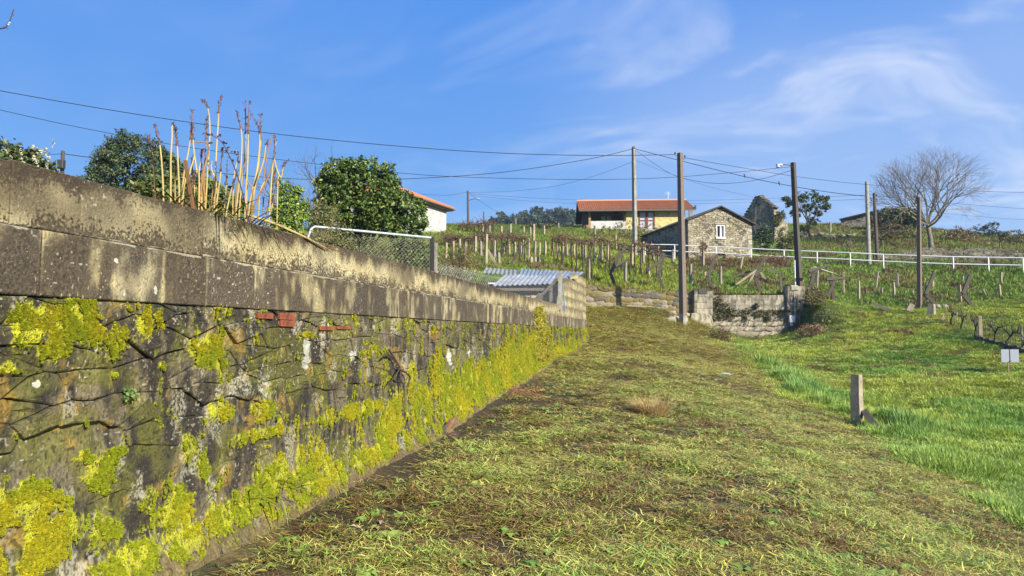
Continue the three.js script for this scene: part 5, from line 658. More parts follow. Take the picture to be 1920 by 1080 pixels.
{
  const A = pole('near', 'utility_pole', 'tall squared brown utility pole standing at the end of the mown path', 1281, 607, 1275, 287, 40, 0.36, M.poleWood); part(A, 'footing', tube([at(1281, 612, 40), at(1280.5, 588, 40)], [0.235, 0.22], 4, -0.17), M.concrete); for (const [x, y] of [[1266, 289], [1284, 295]]) { ins(A, at(x, y, 40)); part(A, 'bracket', tube([at(x, y + 2, 40), at((x + 1276) / 2, y + 5, 40), at(1276, y + 4, 40)], 0.018, 5), M.iron); }
  const B2 = pole('grey', 'utility_pole', 'tall pale grey concrete utility pole in front of the tiled house', 1191, 492, 1188, 277, 56, 0.34, M.concrete); part(B2, 'cap', tube([at(1188, 279, 56), at(1188, 275, 56)], [0.17, 0.1], 6), M.iron); ins(B2, at(1186, 280, 56)); ins(B2, at(1191, 280, 56));
  const C = pole('lamp', 'street_lamp', 'dark utility pole with a street lamp arm behind the block wall', 1500, 560, 1487, 305, 45.5, 0.36, M.oldWood); part(C, 'lamp_arm', tube([at(1486, 313, 45.4), at(1478, 309, 45.3), at(1466, 309, 45.1)], 0.03, 6, 0, true), M.iron); { const h = part(C, 'lamp_head', (() => { const g = rockG(2, 0.42, 0.16, 0.26, 0.04, 2); const p = at(1461, 309.5, 45); g.translate(p.x, p.y, p.z); return g; })(), M.galva); const g = new THREE.SphereGeometry(0.12, 10, 8); g.scale(1.2, 0.7, 1); const p = at(1459, 312.5, 44.95); g.translate(p.x, p.y, p.z); part(h, 'lamp_glass', g, mat(0.6, 0.68, 0.64, { rough: 0.15 })); } part(C, 'white_conduit', tube([at(1491.5, 545, 45.1), at(1490, 488, 45.1)], 0.04, 6), M.white);
  pole('white', 'utility_pole', 'slender whitish utility pole behind the railing', 1630, 503, 1625, 341, 54, 0.34, M.concrete, false); { const D = pole('dark', 'utility_pole', 'short dark weathered pole with insulators right beside the whitish pole', 1646, 505, 1639, 362, 55.5, 0.30, M.bark, false); for (const [x, y] of [[1633, 373], [1634, 377], [1644, 367], [1644, 375]]) { ins(D, at(x, y, 55.4)); part(D, 'bracket', tube([at(x, y + 2, 55.4), at(1640, y + 3, 55.4)], 0.025, 4), M.iron); } }
  pole('brown', 'utility_pole', 'thin brown squared pole in front of the bare tree', 1724, 588, 1723, 370, 43.6, 0.26, M.poleWood);
  { const E = pole('left', 'utility_pole', 'distant thin pole between the white house and the wooded hill', 878, 426, 877, 358, 86, 0.3, M.oldWood, false); part(E, 'lamp_arm', tube([at(878, 376, 86), at(884, 374, 86), at(893, 372, 86)], 0.04, 5), M.iron); const g = rockG(4, 0.6, 0.16, 0.3, 0.03); g.translate(...at(895, 372.5, 86).toArray()); part(E, 'lamp_head', g, M.galva); }
  { const q = pole('far', 'utility_pole', 'small dark pole right of the flowering bush at the left edge', 117, 340, 118, 283, 40, 0.26, M.oldWood, false); part(q, 'fuse_box', (() => { const g = boxG(0.34, 0.5, 0.3, 0.03); g.translate(...at(115, 308, 39.8).toArray()); return g; })(), M.iron); part(q, 'bracket', tube([at(112, 306, 40), at(119, 305, 40)], 0.03, 4), M.iron); }
  pole('thin', 'thin_pole', 'very thin short pole right of the distant lamp pole', 907, 424, 907, 397, 100, 0.2, M.oldWood, false);
  // cables: points given along the line of sight, sagging between their supports
  const cable = (label, pts, r, group) => { const cv = new THREE.CatmullRomCurve3(pts.map((p) => at(...p)), false, 'centripetal').getPoints(Math.max(24, pts.length * 8)); return single('overhead_cable', label, 'cable', tube(cv, r, 4, 0), M.cable, cv[0].clone(), group); };
  cable('upper cable from the left edge to the near brown pole', [[-260, 118, 30], [0, 170, 31.5], [300, 221, 33.5], [560, 256, 35], [900, 285, 37.6], [1120, 291.5, 39.2], [1266, 290, 40]], 0.018);
  cable('lower cable from the left edge to the lamp pole', [[-200, 158, 30], [0, 206, 32], [160, 241, 33], [380, 280, 35.5], [727, 322, 38.6], [847, 331, 39.6], [1120, 336.5, 42], [1266, 332, 43.4], [1461, 315, 45.2], [1487, 312, 45.5]], 0.014);
  cable('sagging cable from the small left pole to the pale grey pole', [[118, 288, 40], [160, 294, 41], [480, 331, 46.5], [640, 337.5, 49], [770, 335, 50.5], [950, 322, 53], [1120, 295, 55.2], [1187, 279, 56]], 0.022);
  cable('thin cable from the distant lamp pole to the pale grey pole', [[878, 361, 86], [960, 358.5, 77], [1050, 347, 68], [1120, 328, 62], [1187, 303, 56]], 0.012);
  cable('thick cable from the pale grey pole to the whitish pole', [[1190, 279, 56], [1271, 300, 55.8], [1396, 331, 55.2], [1485, 349, 54.8], [1560, 361, 54.4], [1625, 368, 54]], 0.024);
  cable('slack cable from the pale grey pole to the lamp pole', [[1191, 281, 56], [1230, 309, 54], [1268, 330, 52], [1330, 343, 50], [1377, 343, 48.6], [1430, 335, 47], [1486, 319, 45.5]], 0.014);
  cable('cable from the near brown pole past the whitish pole to the right edge', [[1284, 296, 40], [1400, 316, 43.5], [1500, 332, 46.5], [1625, 346, 50.5], [1780, 356, 55], [1920, 361, 59], [2150, 364, 66]], 0.014);
  cable('thin cable from the pale grey pole down towards the ruin', [[1191, 300, 56], [1247, 322, 59.5], [1330, 350, 65], [1420, 371, 72.4]], 0.010);
  cable('faint cable low over the orange roof, upper one', [[878, 363, 86], [1040, 373, 92], [1280, 376, 95], [1480, 371, 92], [1640, 365, 56]], 0.014); cable('faint cable low over the orange roof, lower one', [[878, 366, 86], [1040, 380, 92], [1280, 382, 95], [1480, 378, 92], [1640, 373, 56]], 0.012);
  cable('cable right of the bare tree, upper of two', [[1640, 367, 55.5], [1750, 378, 58], [1860, 387, 61], [1920, 391, 63], [2150, 396, 70]], 0.012); cable('cable right of the bare tree, lower of two', [[1640, 375, 55.5], [1750, 397, 58], [1860, 408, 61], [1920, 412, 63], [2150, 418, 70]], 0.010);
  cable('cable slanting down right of the distant lamp pole', [[878, 360, 86], [905, 380, 92], [947, 407, 104]], 0.02); cable('cable from the distant lamp pole to the left behind the white house', [[877, 360, 86], [840, 366, 82], [780, 363, 76], [700, 355, 70]], 0.016); cable('cable from the small left pole to the left edge', [[118, 288, 40], [60, 292, 37], [-80, 290, 34]], 0.014);
  for (const [x, y, d, which] of [[1396, 331, 55.2, 'left'], [1461, 345, 55, 'right']]) { const p = at(x, y, d), g = merge([(() => { const q = rockG(1, 0.11, 0.20, 0.11, 0.06); q.translate(p.x, p.y + 0.06, p.z); return q; })(), (() => { const q = rockG(2, 0.08, 0.08, 0.08, 0.04); q.translate(p.x - 0.03, p.y + 0.19, p.z); return q; })(), tube([V(p.x + 0.02, p.y - 0.02, p.z), V(p.x + 0.05, p.y - 0.16, p.z)], [0.03, 0.015], 4)]); single('small_bird', `tiny dark bird perched on the thick cable, ${which} one`, 'bird', g, M.cable, p.clone()); }
  // white road railing
  const pts = [[1210, 472, 487, 58.5], [1265, 473, 489, 58], [1280.5, 474, 490, 57.6], [1343, 462.5, 488, 57], [1408, 466, 490, 56], [1470, 469, 494, 55.2], [1532, 471.5, 497, 54.2], [1594, 474, 501, 53], [1656, 477, 504, 52.2], [1721, 479.5, 506, 51], [1787, 481.5, 508, 50], [1853, 482.5, 509, 49.2], [1918, 483.5, 511, 48.2], [1985, 485, 513, 47.2]];
  pts[0][1] = 458; pts[1][1] = 459; pts[2][1] = 460.2; const t = thing('road_railing', 'long white metal railing along the hillside road', 'railing', groundHit(1594, 503, 46)); const hi = [], lo = [];
  for (const [x, y, yb, d] of pts) { const top = at(x, y, d), b = V(top.x, Math.min(top.y - 1.05, height(top.x, d)) - 0.1, top.z); part(t, 'post', tube([b, top], 0.05, 4), M.white); hi.push(top); lo.push(top.clone().add(V(0, -0.52, 0))); }
  for (const [l, n] of [[hi, 'top_rail'], [lo, 'middle_rail']]) for (let i = 0; i + 1 < l.length; i++) part(t, n, tube([l[i], l[i + 1]], 0.042, 6, 0, true), M.white);
}
{ // roadside retaining wall behind the railing and the road
  const t = thing('roadside_wall', 'low pale stone wall beyond the road at the right', 'wall', groundHit(1780, 503, 52)); t.userData.kind = 'thing'; const R = rng(6), vs = [0, 1, 2].map((s) => rockG(s + 9, 1, 0.6, 0.6));
  const line = []; for (let i = 0; i <= 40; i++) { const px = lerp(1640, 1930, i / 40), d = lerp(56.5, 51.5, i / 40), p = at(px, 500, d); line.push(p); } const tbw = new TB(), Yw = (p, i) => height(p.x, -p.z) + (0.35 + 0.55 * sst(3, 12, i)) + 0.16 * vn(i * 0.5, 2); for (let i = 0; i < 40; i++) { const a = line[i], b = line[i + 1], bk = V(0.1, 0, -0.4), q = (p, y) => V(p.x, y, p.z), A0 = q(a, height(a.x, -a.z) - 0.5), B0 = q(b, height(b.x, -b.z) - 0.5), A1 = q(a, Yw(a, i)), B1 = q(b, Yw(b, i + 1)); tbw.quad(A0, B0, B1, A1, [a.x, A0.y], [b.x, B0.y], [b.x, B1.y], [a.x, A1.y]); tbw.quad(A1, B1, B1.clone().add(bk), A1.clone().add(bk), [a.x, 0], [b.x, 0], [b.x, 0.4], [a.x, 0.4]); tbw.quad(B0.clone().add(bk), A0.clone().add(bk), A1.clone().add(bk), B1.clone().add(bk)); } part(t, 'wall_body', tbw.geo(), M.rubble);
  const road = []; const tb = new TB(); for (let i = 0; i < 60; i++) { const q = (k) => { const px = lerp(1150, 1980, k / 60), d = lerp(59.6, 48.3, k / 60); return [at(px, 500, d + 0.5), at(px, 500, d + 3.3)]; }, [a, b] = q(i), [c, e] = q(i + 1), Y = (p) => V(p.x, height(p.x, -p.z) + 0.09, p.z); tb.quad(Y(a), Y(c), Y(e), Y(b), [a.x, a.z], [c.x, c.z], [e.x, e.z], [b.x, b.z]); } structure('road', tb.geo(), mat(0.10, 0.10, 0.098, { t: grain, rough: 0.95 }));
}
// ---------------------------------------------------------------- terrace walls at the end of the path
{
  const R = rng(52), t = thing('terrace_wall', 'low mossy stone terrace wall closing the end of the path', 'wall', at(1190, 573, END)); t.userData.kind = 'thing'; const vs = [0, 1, 2, 3].map((s) => rockG(s + 20, 1, 0.62, 0.7, 0.16)), X0 = at(1085, 560, END).x, X1 = at(1300, 560, END).x;
  for (let k = 0; k < 4; k++) { let x = X0; while (x < X1) { const w = 0.32 + 0.45 * R(), xm = x + w / 2, yt = hillY(xm, END), yb = height(xm, END - 0.2), h = (yt - yb) / 4; const m = partL(t, 'stone', vs[(R() * 4) | 0], [mossStone(), M.graniteDark, mossStone(), M.granite2][(R() * 4) | 0]); m.scale.set(w * (1.0 + 0.25 * R()), h * (1.3 + 0.7 * R()), 0.22); m.rotation.z = (R() - 0.5) * 0.3; m.position.set(xm, yb + h * (k + 0.3 + 0.4 * R()), -END + 0.0 + 0.04 * R()).sub(t.position); x += w; } }
  function mossStone() { return mossStone.m ??= mat(0.30, 0.24, 0.09, { t: grain, bump: 0.01 }); }
  { const g = []; for (let i = 0; i < 24; i++) { const a = lerp(X0, X1 - 1.2, i / 24), b = lerp(X0, X1 - 1.2, (i + 1) / 24), y = height((a + b) / 2, END - 0.25); g.push(boxAt(null, a, b + 0.001 * (i % 2), y - 0.3, y + 0.1, -END + 0.02, -END + 0.34)); } part(t, 'ledge', merge(g), M.paleConcrete); }
  { const l = []; for (let i = 0; i < 90; i++) { const x = lerp(X0, X1 + 5, R()), g = bladeGeo(900 + (i % 7), 16, 0.34, 0.02, 0.2, 0.3, 3); g.rotateY(R() * 6); g.translate(x, hillY(x, END) + 0.02 - 0.22 * R(), -END + 0.03 + 0.1 * R()); l.push(g); } const gm = shade(new THREE.Mesh(merge(l), mat(0.42, 0.40, 0.12, { side: 1, vc: 1 }))); gm.name = 'bank_grass'; gm.userData = { label: 'dry grass hanging over the edge of the terrace wall', category: 'grass', kind: 'stuff' }; scene.add(gm); }
  { const g = []; for (let i = 0; i < 40; i++) { const a = lerp(X0 - 0.5, X1, i / 40), b = lerp(X0 - 0.5, X1, (i + 1) / 40), yt = hillY((a + b) / 2, END + 0.1), yb = height((a + b) / 2, END - 0.2); g.push(boxAt(null, a, b, yb - 0.5, yt - 0.03, -END - 0.4, -END + 0.02)); } part(t, 'wall_core', merge(g), M.granite2); }
}
{ // block retaining wall with two pillars
  const d = END - 0.25, k = d / F, P = (px, py) => at(px, py, d), t = thing('block_wall', 'grey block retaining wall with two pillars at the end of the path', 'wall', P(1400, 625)); t.userData.kind = 'thing';
  const R = rng(66), box = (n, m, x0, x1, y0, y1, z0, z1, b = 0) => { const a = P(x0, y1), c = P(x1, y0); return part(t, n, boxAt(null, a.x, c.x, a.y, c.y, -d + z0, -d + z1, b), m); };
  const cm = [mat(0.44, 0.41, 0.33, { t: stainT, bump: 0.01 }), mat(0.50, 0.46, 0.36, { t: stainT, bump: 0.01 }), mat(0.38, 0.35, 0.29, { t: stainT, bump: 0.01 })];
  const courses = (x0, x1, y0, y1, rows, len, z1) => { for (let j = 0; j < rows; j++) { let x = x0 - (j % 2 ? len * 0.5 : 0); while (x < x1) { const a = Math.max(x, x0) + 0.12, b = Math.min(x + len, x1) - 0.12, h = (y1 - y0) / rows; if (b - a > 2) box('block', cm[(R() * 3) | 0], a, b, y0 + j * h + 0.12, y0 + (j + 1) * h - 0.12, -0.2, z1 + 0.01 * R(), 0.01); x += len; } } };
  box('core', cm[2], 1300, 1508, 556, 665, -0.45, -0.05); courses(1335, 1474, 553, 582, 3, 17.5, 0.0); courses(1300, 1335, 546, 590, 4, 17.5, 0.22); courses(1474, 1506, 537, 584, 5, 16, 0.22);
  box('pillar_core', cm[2], 1301, 1334, 547, 660, -0.3, 0.15); box('pillar_core', cm[2], 1475, 1505, 538, 665, -0.3, 0.15); box('slate_cap', M.slate, 1308, 1323, 542, 551, 0.1, 0.28); box('coping', M.slate, 1299, 1334, 543.5, 546, -0.35, 0.24);
  { const g = rockG(3, 46 * k, 40 * k, 1.1, 0.07, 3); g.translate(...P(1313, 606).toArray()); part(t, 'rendered_base', g, mat(0.5, 0.46, 0.34, { t: stainT, bump: 0.01 })); }
  // rough lower part
  const vs = [0, 1, 2, 3].map((s) => rockG(s + 30, 1, 0.62, 0.6, 0.18)); for (let j = 0; j < 6; j++) { let x = 1334; while (x < 1512) { const w = 10 + 14 * R(); const c = P(x + w / 2, 588 + j * 9.5), m = partL(t, 'stone', vs[(R() * 4) | 0], [cm[0], cm[1], cm[2], M.granite2][(R() * 4) | 0]); m.scale.set(w * k * (1.0 + 0.25 * R()), 13 * k * (1.0 + 0.5 * R()), 0.14 + 0.06 * R()); m.rotation.z = (R() - 0.5) * 0.3; m.position.copy(c).sub(t.position); x += w; } }
  { const g = boxG(11 * k, 13 * k, 0.16, 0.02); g.translate(...at(1485, 598, d - 0.32).toArray()); const mb = part(t, 'meter_box', g, M.white); const g2 = boxG(5 * k, 6 * k, 0.12, 0.01); g2.translate(...at(1484, 608, d - 0.3).toArray()); part(mb, 'meter_foot', g2, M.white); part(t, 'conduit', tube([at(1489.5, 553, d - 0.27), at(1491, 595, d - 0.27)], 0.03, 6, 0, true), M.whiteWall); }
  { const g = boxG(14 * k, 10 * k, 0.3, 0.05); g.translate(...at(1488, 540, d - 0.15).toArray()); part(t, 'cap_stone', g, M.paleConcrete); }
  const iv = thing('wall_ivy', 'ivy spreading over the left and middle of the block retaining wall', 'ivy', P(1360, 600)); part(iv, 'foliage', merge([[1348, 570, 12, 16], [1358, 582, 16, 16], [1372, 588, 16, 12], [1345, 592, 12, 8], [1400, 584, 12, 5], [1425, 588, 18, 7], [1450, 585, 18, 4], [1418, 573, 5, 6], [1470, 583, 12, 3], [1440, 596, 8, 8], [1398, 596, 3, 9]].map(([x, y, w, h], i) => leafMass({ c: at(x, y, d - 0.16), r: [w * k, h * k, 0.14], clumps: Math.round(w * h / 4) + 12, leaves: 14, size: 0.085, cr: 0.09, cols: [...G.ivy, [0.24, 0.17, 0.10]], seed: 400 + i, hollow: 0.1, lump: 0.4 }))), M.leaf, 'stuff');
  { const R2 = rng(2), rs = thing('fallen_stones', 'small heap of pale stones beside the foot of the near brown pole', 'stones', at(1268, 592, 41.5)); for (let i = 0; i < 12; i++) { const p = groundHit(1258 + 38 * R2(), 588 + 16 * R2(), 37, 43.9), g = rockG(i, 0.5 + 0.3 * R2(), 0.3, 0.4); g.translate(p.x, p.y + 0.08, p.z); part(rs, 'stone', g, i % 3 ? M.granite : M.paleConcrete); } }
}
// ---------------------------------------------------------------- vineyard posts and vines
{
  const ord = ['first', 'second', 'third', 'fourth', 'fifth', 'sixth', 'seventh', 'eighth', 'ninth', 'tenth', 'eleventh', 'twelfth', 'thirteenth', 'fourteenth', 'fifteenth', 'sixteenth', 'seventeenth', 'eighteenth', 'nineteenth', 'twentieth', 'twenty-first', 'twenty-second', 'twenty-third', 'twenty-fourth', 'twenty-fifth', 'twenty-sixth'];
  const ranked = (list, text, each) => list.sort((a, b) => a[0] - b[0]).forEach((e, i) => each(e, ord[i] + ' ' + text));
  const R = rng(120), mats = [M.granite, M.granite2, mat(0.58, 0.47, 0.30, { t: grain, bump: 0.01 })];
  const pst = (name, label, xb, yb, xt, yt, group, w = 0.15, m, from = 33, deep = 0.2) => {
    const b = groundHit(xb, yb, from), d = -b.z, top = at(xt, yt, d), lo = V(b.x, b.y - deep, b.z), mid = lo.clone().lerp(top, 0.55).add(V((R() - 0.5) * 0.03, 0, 0)); const hh = Math.max(w, 0.055 * 0 + w);
    return single(name, label, 'post', tube([lo, mid, top], [hh * 0.62, hh * 0.58, hh * 0.5], 4, -0.35 + R() * 0.4), m ?? mats[(R() * 3) | 0], b, group);
  };
  const gl = 'granite posts of the left vineyard', gr = 'granite posts of the right vineyard', LL = 'from the left of the granite vine posts above the shed', LR = 'from the left of the granite vine posts right of the lamp pole', LM = 'from the left of the granite vine posts around the two tall poles';
  ranked([[911, 439, 500], [927, 451, 488], [936, 473, 500], [891, 443, 478], [982, 449, 481], [991, 447, 493], [1036, 447, 482], [1056, 451, 482], [1063, 457, 484], [1077, 453, 484], [1089, 450, 484], [945, 455, 482], [955, 452, 480], [966, 453, 479], [976, 455, 478], [1003, 452, 480], [1012, 455, 478], [1022, 452, 479], [1046, 453, 480], [1070, 452, 486], [1098, 455, 486], [902, 452, 484], [872, 455, 490], [862, 448, 486], [850, 452, 492], [836, 455, 490]], LL, ([x, t, b], lab) => pst('vineyard_post', lab, x, b, x + (R() - 0.5) * 3, t, gl, 0.13 + 0.05 * R()));
  ranked([[918, 418, 438], [957, 420, 441], [994, 426, 444], [1001, 420, 455], [1020, 423, 443], [967, 408, 424], [1047, 418, 430], [905, 420, 438], [940, 424, 440], [982, 425, 440]], 'from the left of the small distant posts on the skyline', ([x, t, b], lab) => pst('vineyard_post', lab, x, b, x, t, 'distant vine posts on the skyline', 0.2));
  ranked([[1114.6, 423, 494], [1104, 486, 527], [1155, 440, 470], [1172.5, 489, 530], [1184.5, 457, 500], [1206, 453, 495], [1217, 505, 522], [1235, 462, 498], [1295, 495, 536], [1318, 462, 502], [1321, 510, 521], [1351, 499, 537], [1128, 455, 492], [1140, 452, 488], [1164, 462, 490], [1224, 470, 492], [1262, 468, 500]], LM, ([x, t, b], lab) => pst('vineyard_post', lab, x, b, x + (R() - 0.5) * 2, t, 'granite posts between the two utility poles', 0.15 + 0.05 * R()));
  ranked([[1581, 552, 1581, 510], [1610, 564, 1610, 526], [1641, 540, 1646, 510], [1653, 554, 1653, 541], [1677, 562, 1675, 529], [1684, 541, 1682, 512], [1711, 555, 1711, 544], [1747, 540, 1750, 512], [1739, 567, 1737, 532], [1801, 569, 1799, 534], [1813, 540, 1815, 512], [1877, 535, 1877, 510], [1875, 559, 1873, 534], [1850, 556, 1842, 542], [1803, 530, 1805, 517], [1386, 507, 1392, 482], [1531, 540, 1533, 507]], LR, ([xb, yb, xt, yt], lab) => pst('vineyard_post', lab, xb, yb, xt, yt, gr, 0.15));
  ranked([[1655, 450, 478], [1738, 455, 476], [1816, 458, 480], [1875, 455, 480], [1427, 434, 470]], 'from the left of the thin pale stakes above the railing', ([x, t, b], lab) => pst('thin_stake', lab, x, b, x, t, 'stakes in the field above the railing', 0.08, M.paleWood, 57));
  // kinked posts: an upright leaning foot with a beam rising from its head
  const kink = (label, pts, arms = [], w = 0.25, m = M.oldWood) => { const b = groundHit(...pts[0], 40), d = -b.z, t = thing('kinked_post', label, 'post', b, 'kinked posts along the terrace edge'), q = pts.map((p) => at(p[0], p[1], d)); q[0].copy(b).add(V(0, -0.15, 0)); part(t, 'foot', tube([q[0], q[1]], [w * 0.6, w * 0.55], 4, 0.6), m); part(t, 'arm', tube([q[1].clone().add(V(0, 0, 0.02)), q[2]], [w * 0.58, w * 0.5], 4, 0.6), m); for (const [x0, y0, x1, y1] of arms) part(t, 'strut', tube([at(x0, y0, d - 0.1), at(x1, y1, d - 0.05)], [w * 0.5, w * 0.42], 4, 0.6), M.oldWood); };
  kink('kinked post with a dark strut left of the pale grey pole', [[1155, 537], [1145, 512], [1164, 470]], [[1147, 503, 1180, 485]]); kink('kinked post with a dark strut between the two utility poles', [[1246, 544], [1234, 515], [1245, 475]], [[1215, 506, 1240, 489]]); kink('kinked post just right of the near brown pole', [[1340, 544], [1326, 519], [1344, 477]]); kink('kinked post leaning over the pile of fallen posts', [[1427, 549], [1416, 519], [1435, 482]]); kink('kinked post right of the thin brown pole', [[1762, 575], [1735, 552], [1752, 512]]); kink('kinked post farthest right on the terrace edge', [[1827, 575], [1805, 551], [1820, 514]]);
  kink('crossed post with a flat cap right of the block wall', [[1564, 565], [1558, 527], [1560, 522]], [[1551, 557, 1567, 522], [1549, 524, 1586, 521]]); kink('leaning post with a sloping beam just right of the lamp pole', [[1514, 555], [1526, 513], [1527, 510]], [[1516, 509, 1555, 497]]); kink('bent dark post arching over right of the fallen posts', [[1466, 547], [1462, 511], [1437, 505]], [], 0.15, M.graniteDark);
  const lean = (label, x0, y0, x1, y1, m, w = 0.14, d) => { const b = d ? at(x0, y0, d) : groundHit(x0, y0, 33), e = at(x1, y1, -b.z); single('fallen_post', label, 'post', tube([b, e], [w * 0.6, w * 0.5], 4, 0.5), m, b); };
  lean('dark strut leaning up to the right above the shed', 1083, 505, 1117, 474, M.oldWood); lean('dark leaning strut left of the tall posts above the shed', 955, 500, 972, 470, M.oldWood, 0.12); lean('dark leaning strut behind the concrete fence post', 1052, 500, 1060, 464, M.oldWood, 0.12); lean('dark beam lying across the pile of fallen posts', 1367, 523, 1425, 502, M.oldWood); lean('pale granite post fallen at the left of the pile', 1376, 537, 1418, 507, M.granite, 0.17); lean('pale granite post fallen in the middle of the pile', 1404, 532, 1419, 506, M.granite, 0.16); lean('short pale post lying at the right of the pile', 1437, 527, 1426, 510, M.granite, 0.2); lean('pale leaning post beside the concrete strut, far left of the vineyard', 932, 499, 914, 468, M.granite, 0.16); lean('dark strut leaning left of the kinked post, below the tiled house', 1148, 512, 1166, 467, M.oldWood, 0.12); lean('long thin white pole lying on the slope behind the lamp pole', 1577, 517, 1527, 500, M.white, 0.06); lean('slab lying on the terrace edge left of the thin brown pole', 1671, 583, 1632, 567, M.graniteDark, 0.2); lean('flat stone slab propped left of the thin brown pole', 1703, 585, 1710, 571, M.granite2, 0.4);
  pst('granite_stub', 'short thick squared granite stub right of the thin brown pole', 1746, 594, 1747, 570, undefined, 0.4, M.granite, 38);
  for (const [x, i] of [[996, 'left'], [1003, 'middle'], [1010, 'right']]) pst('granite_stub', `short pale stub of three in the left vineyard, ${i} one`, x, 497, x, 482, undefined, 0.22, M.granite);
  for (const [x, i] of [[1759, 'left'], [1772, 'right']]) { const p = groundHit(x, 578, 40), g = rockG(x, 0.3, 0.28, 0.25); g.translate(p.x, p.y + 0.1, p.z); single('field_stone', `small pale stone on the terrace edge, ${i} of two`, 'stone', g, M.paleConcrete, p); }
  // far pergola by the barn
  { const p = groundHit(1235, 455, 50), d = -p.z, t = thing('pergola', 'small pergola of three pale posts under a sloping beam left of the barn', 'pergola', p); for (const [x0, y0, x1, y1] of [[1228, 458, 1229, 430], [1233, 458, 1239, 436], [1243, 458, 1242, 437]]) part(t, 'post', tube([at(x0, y0 + 6, d), at(x1, y1, d)], 0.13, 4, 0.4), M.granite); part(t, 'beam', tube([at(1224, 426, d), at(1245, 434, d)], 0.11, 4, 0.4), M.greyWood); }
  // trellis rails with bare vines
  const rails = [['upper left rail of bare vines near the white house', [[858, 424], [880, 421], [905, 419], [924, 416]], 56], ['rail of bare vines at the left of the vineyard', [[925, 445], [955, 444], [990, 448]], 45], ['short rail of bare vines above the concrete fence post', [[1033, 443], [1057, 451]], 45], ['rail of bare vines left of the tall dark topped post', [[1053, 446], [1085, 450], [1116, 455]], 45], ['rail of bare vines left of the pale grey pole', [[1116, 446], [1150, 454], [1188, 463]], 48], ['rail of bare vines right of the pale grey pole', [[1188, 456], [1215, 463], [1240, 474]], 48], ['rail of bare vines at the far left above the wall', [[830, 446], [865, 448], [900, 444], [925, 445]], 44]];
  for (const [label, pts, d] of rails) {
    const q = pts.map((p) => at(p[0], p[1], d)), t = thing('vine_rail', label, 'trellis', onGround(q[0].x, d), 'vine rails of the left vineyard'); part(t, 'rail', tube(q, 0.045, 5), M.oldWood); const l = [], c = [];
    for (let i = 0; i < 46 * (pts.length - 1); i++) { const k = (R() * (q.length - 1)) | 0, p = q[k].clone().lerp(q[k + 1], R()).add(V(0, (R() - 0.6) * 0.45, (R() - 0.5) * 0.7)), a = R() * 6.28, L = 0.25 + 0.7 * R(); l.push(tube([p, p.clone().add(V(Math.cos(a) * L * 0.5, (R() - 0.5) * 0.7, Math.sin(a) * L * 0.5)), p.clone().add(V(Math.cos(a + 0.5) * L, (R() - 0.55) * 1.1, Math.sin(a + 0.5) * L))], [0.026, 0.018, 0.009], 3)); }
    part(t, 'canes', merge(l), M.vineCane, 'stuff');
    const nv = (pts.length - 1) * 3; for (let i = 0; i < nv; i++) { const ff = (i + 0.2 + 0.6 * R()) / nv * (q.length - 1), k = Math.min(Math.floor(ff), q.length - 2), p = q[k].clone().lerp(q[k + 1], ff - k), g = onGround(p.x + (R() - 0.5) * 0.2, d), b = thing('grape_vine', ord[i] + ' vine trunk under the ' + label.replace('of bare vines ', ''), 'vine', g, 'vine trunks of the left vineyard'); part(b, 'trunk', tube([g.clone().add(V(0, -0.1, 0)), g.clone().lerp(p, 0.35).add(V((R() - 0.5) * 0.3, 0, (R() - 0.5) * 0.2)), g.clone().lerp(p, 0.7).add(V((R() - 0.5) * 0.3, 0, 0)), p], [0.06, 0.05, 0.04, 0.03], 5), M.vine); }
  }
  { const p = groundHit(1318, 465, 40), b = at(1318, 463, 51), t = thing('dead_vine', 'brown ball of dead vine on top of the post left of the green door', 'vine', b); part(t, 'tangle', leafMass({ c: at(1318, 462, 51), r: [0.28, 0.42, 0.28], clumps: 40, leaves: 14, size: 0.12, cr: 0.12, cols: G.dry, seed: 9, aspect: 0.2 }), M.leaf, 'stuff'); part(t, 'cane', tube([at(1318, 470, 51), at(1308, 476, 51), at(1300, 474, 51), at(1293, 480, 51)], [0.035, 0.03, 0.025, 0.02], 5), M.vine); }
  // low trellis of the right field
  const tr = [[1769, 607, 600, 35.5], [1839, 634, 590, 29.3], [1920, 660, 597, 26.6]]; tr.forEach(([x, yb, yt, d], i) => { const p = at(x, yb, d), b = V(p.x, height(p.x, d), p.z), H = i ? 1.0 : 0.3; single('trellis_post', ['stub post at the far end of the low vine trellis', 'pale granite post in the middle of the low vine trellis', 'granite post of the low vine trellis at the right edge'][i], 'post', tube([b.clone().add(V(0, -0.2, 0)), V(b.x, b.y + H, b.z)], [0.10, 0.085], 4, 0.4), M.granite, b); });
  const T = (f, h) => { const X = f < 0.5 ? lerp(at(1769, 600, 35.5).x, at(1839, 600, 29.3).x, f * 2) : lerp(at(1839, 600, 29.3).x, at(1990, 600, 24.6).x, f * 2 - 1), d = f < 0.5 ? lerp(35.5, 29.3, f * 2) : lerp(29.3, 24.6, f * 2 - 1); return V(X, height(X, d) + h, -d); };
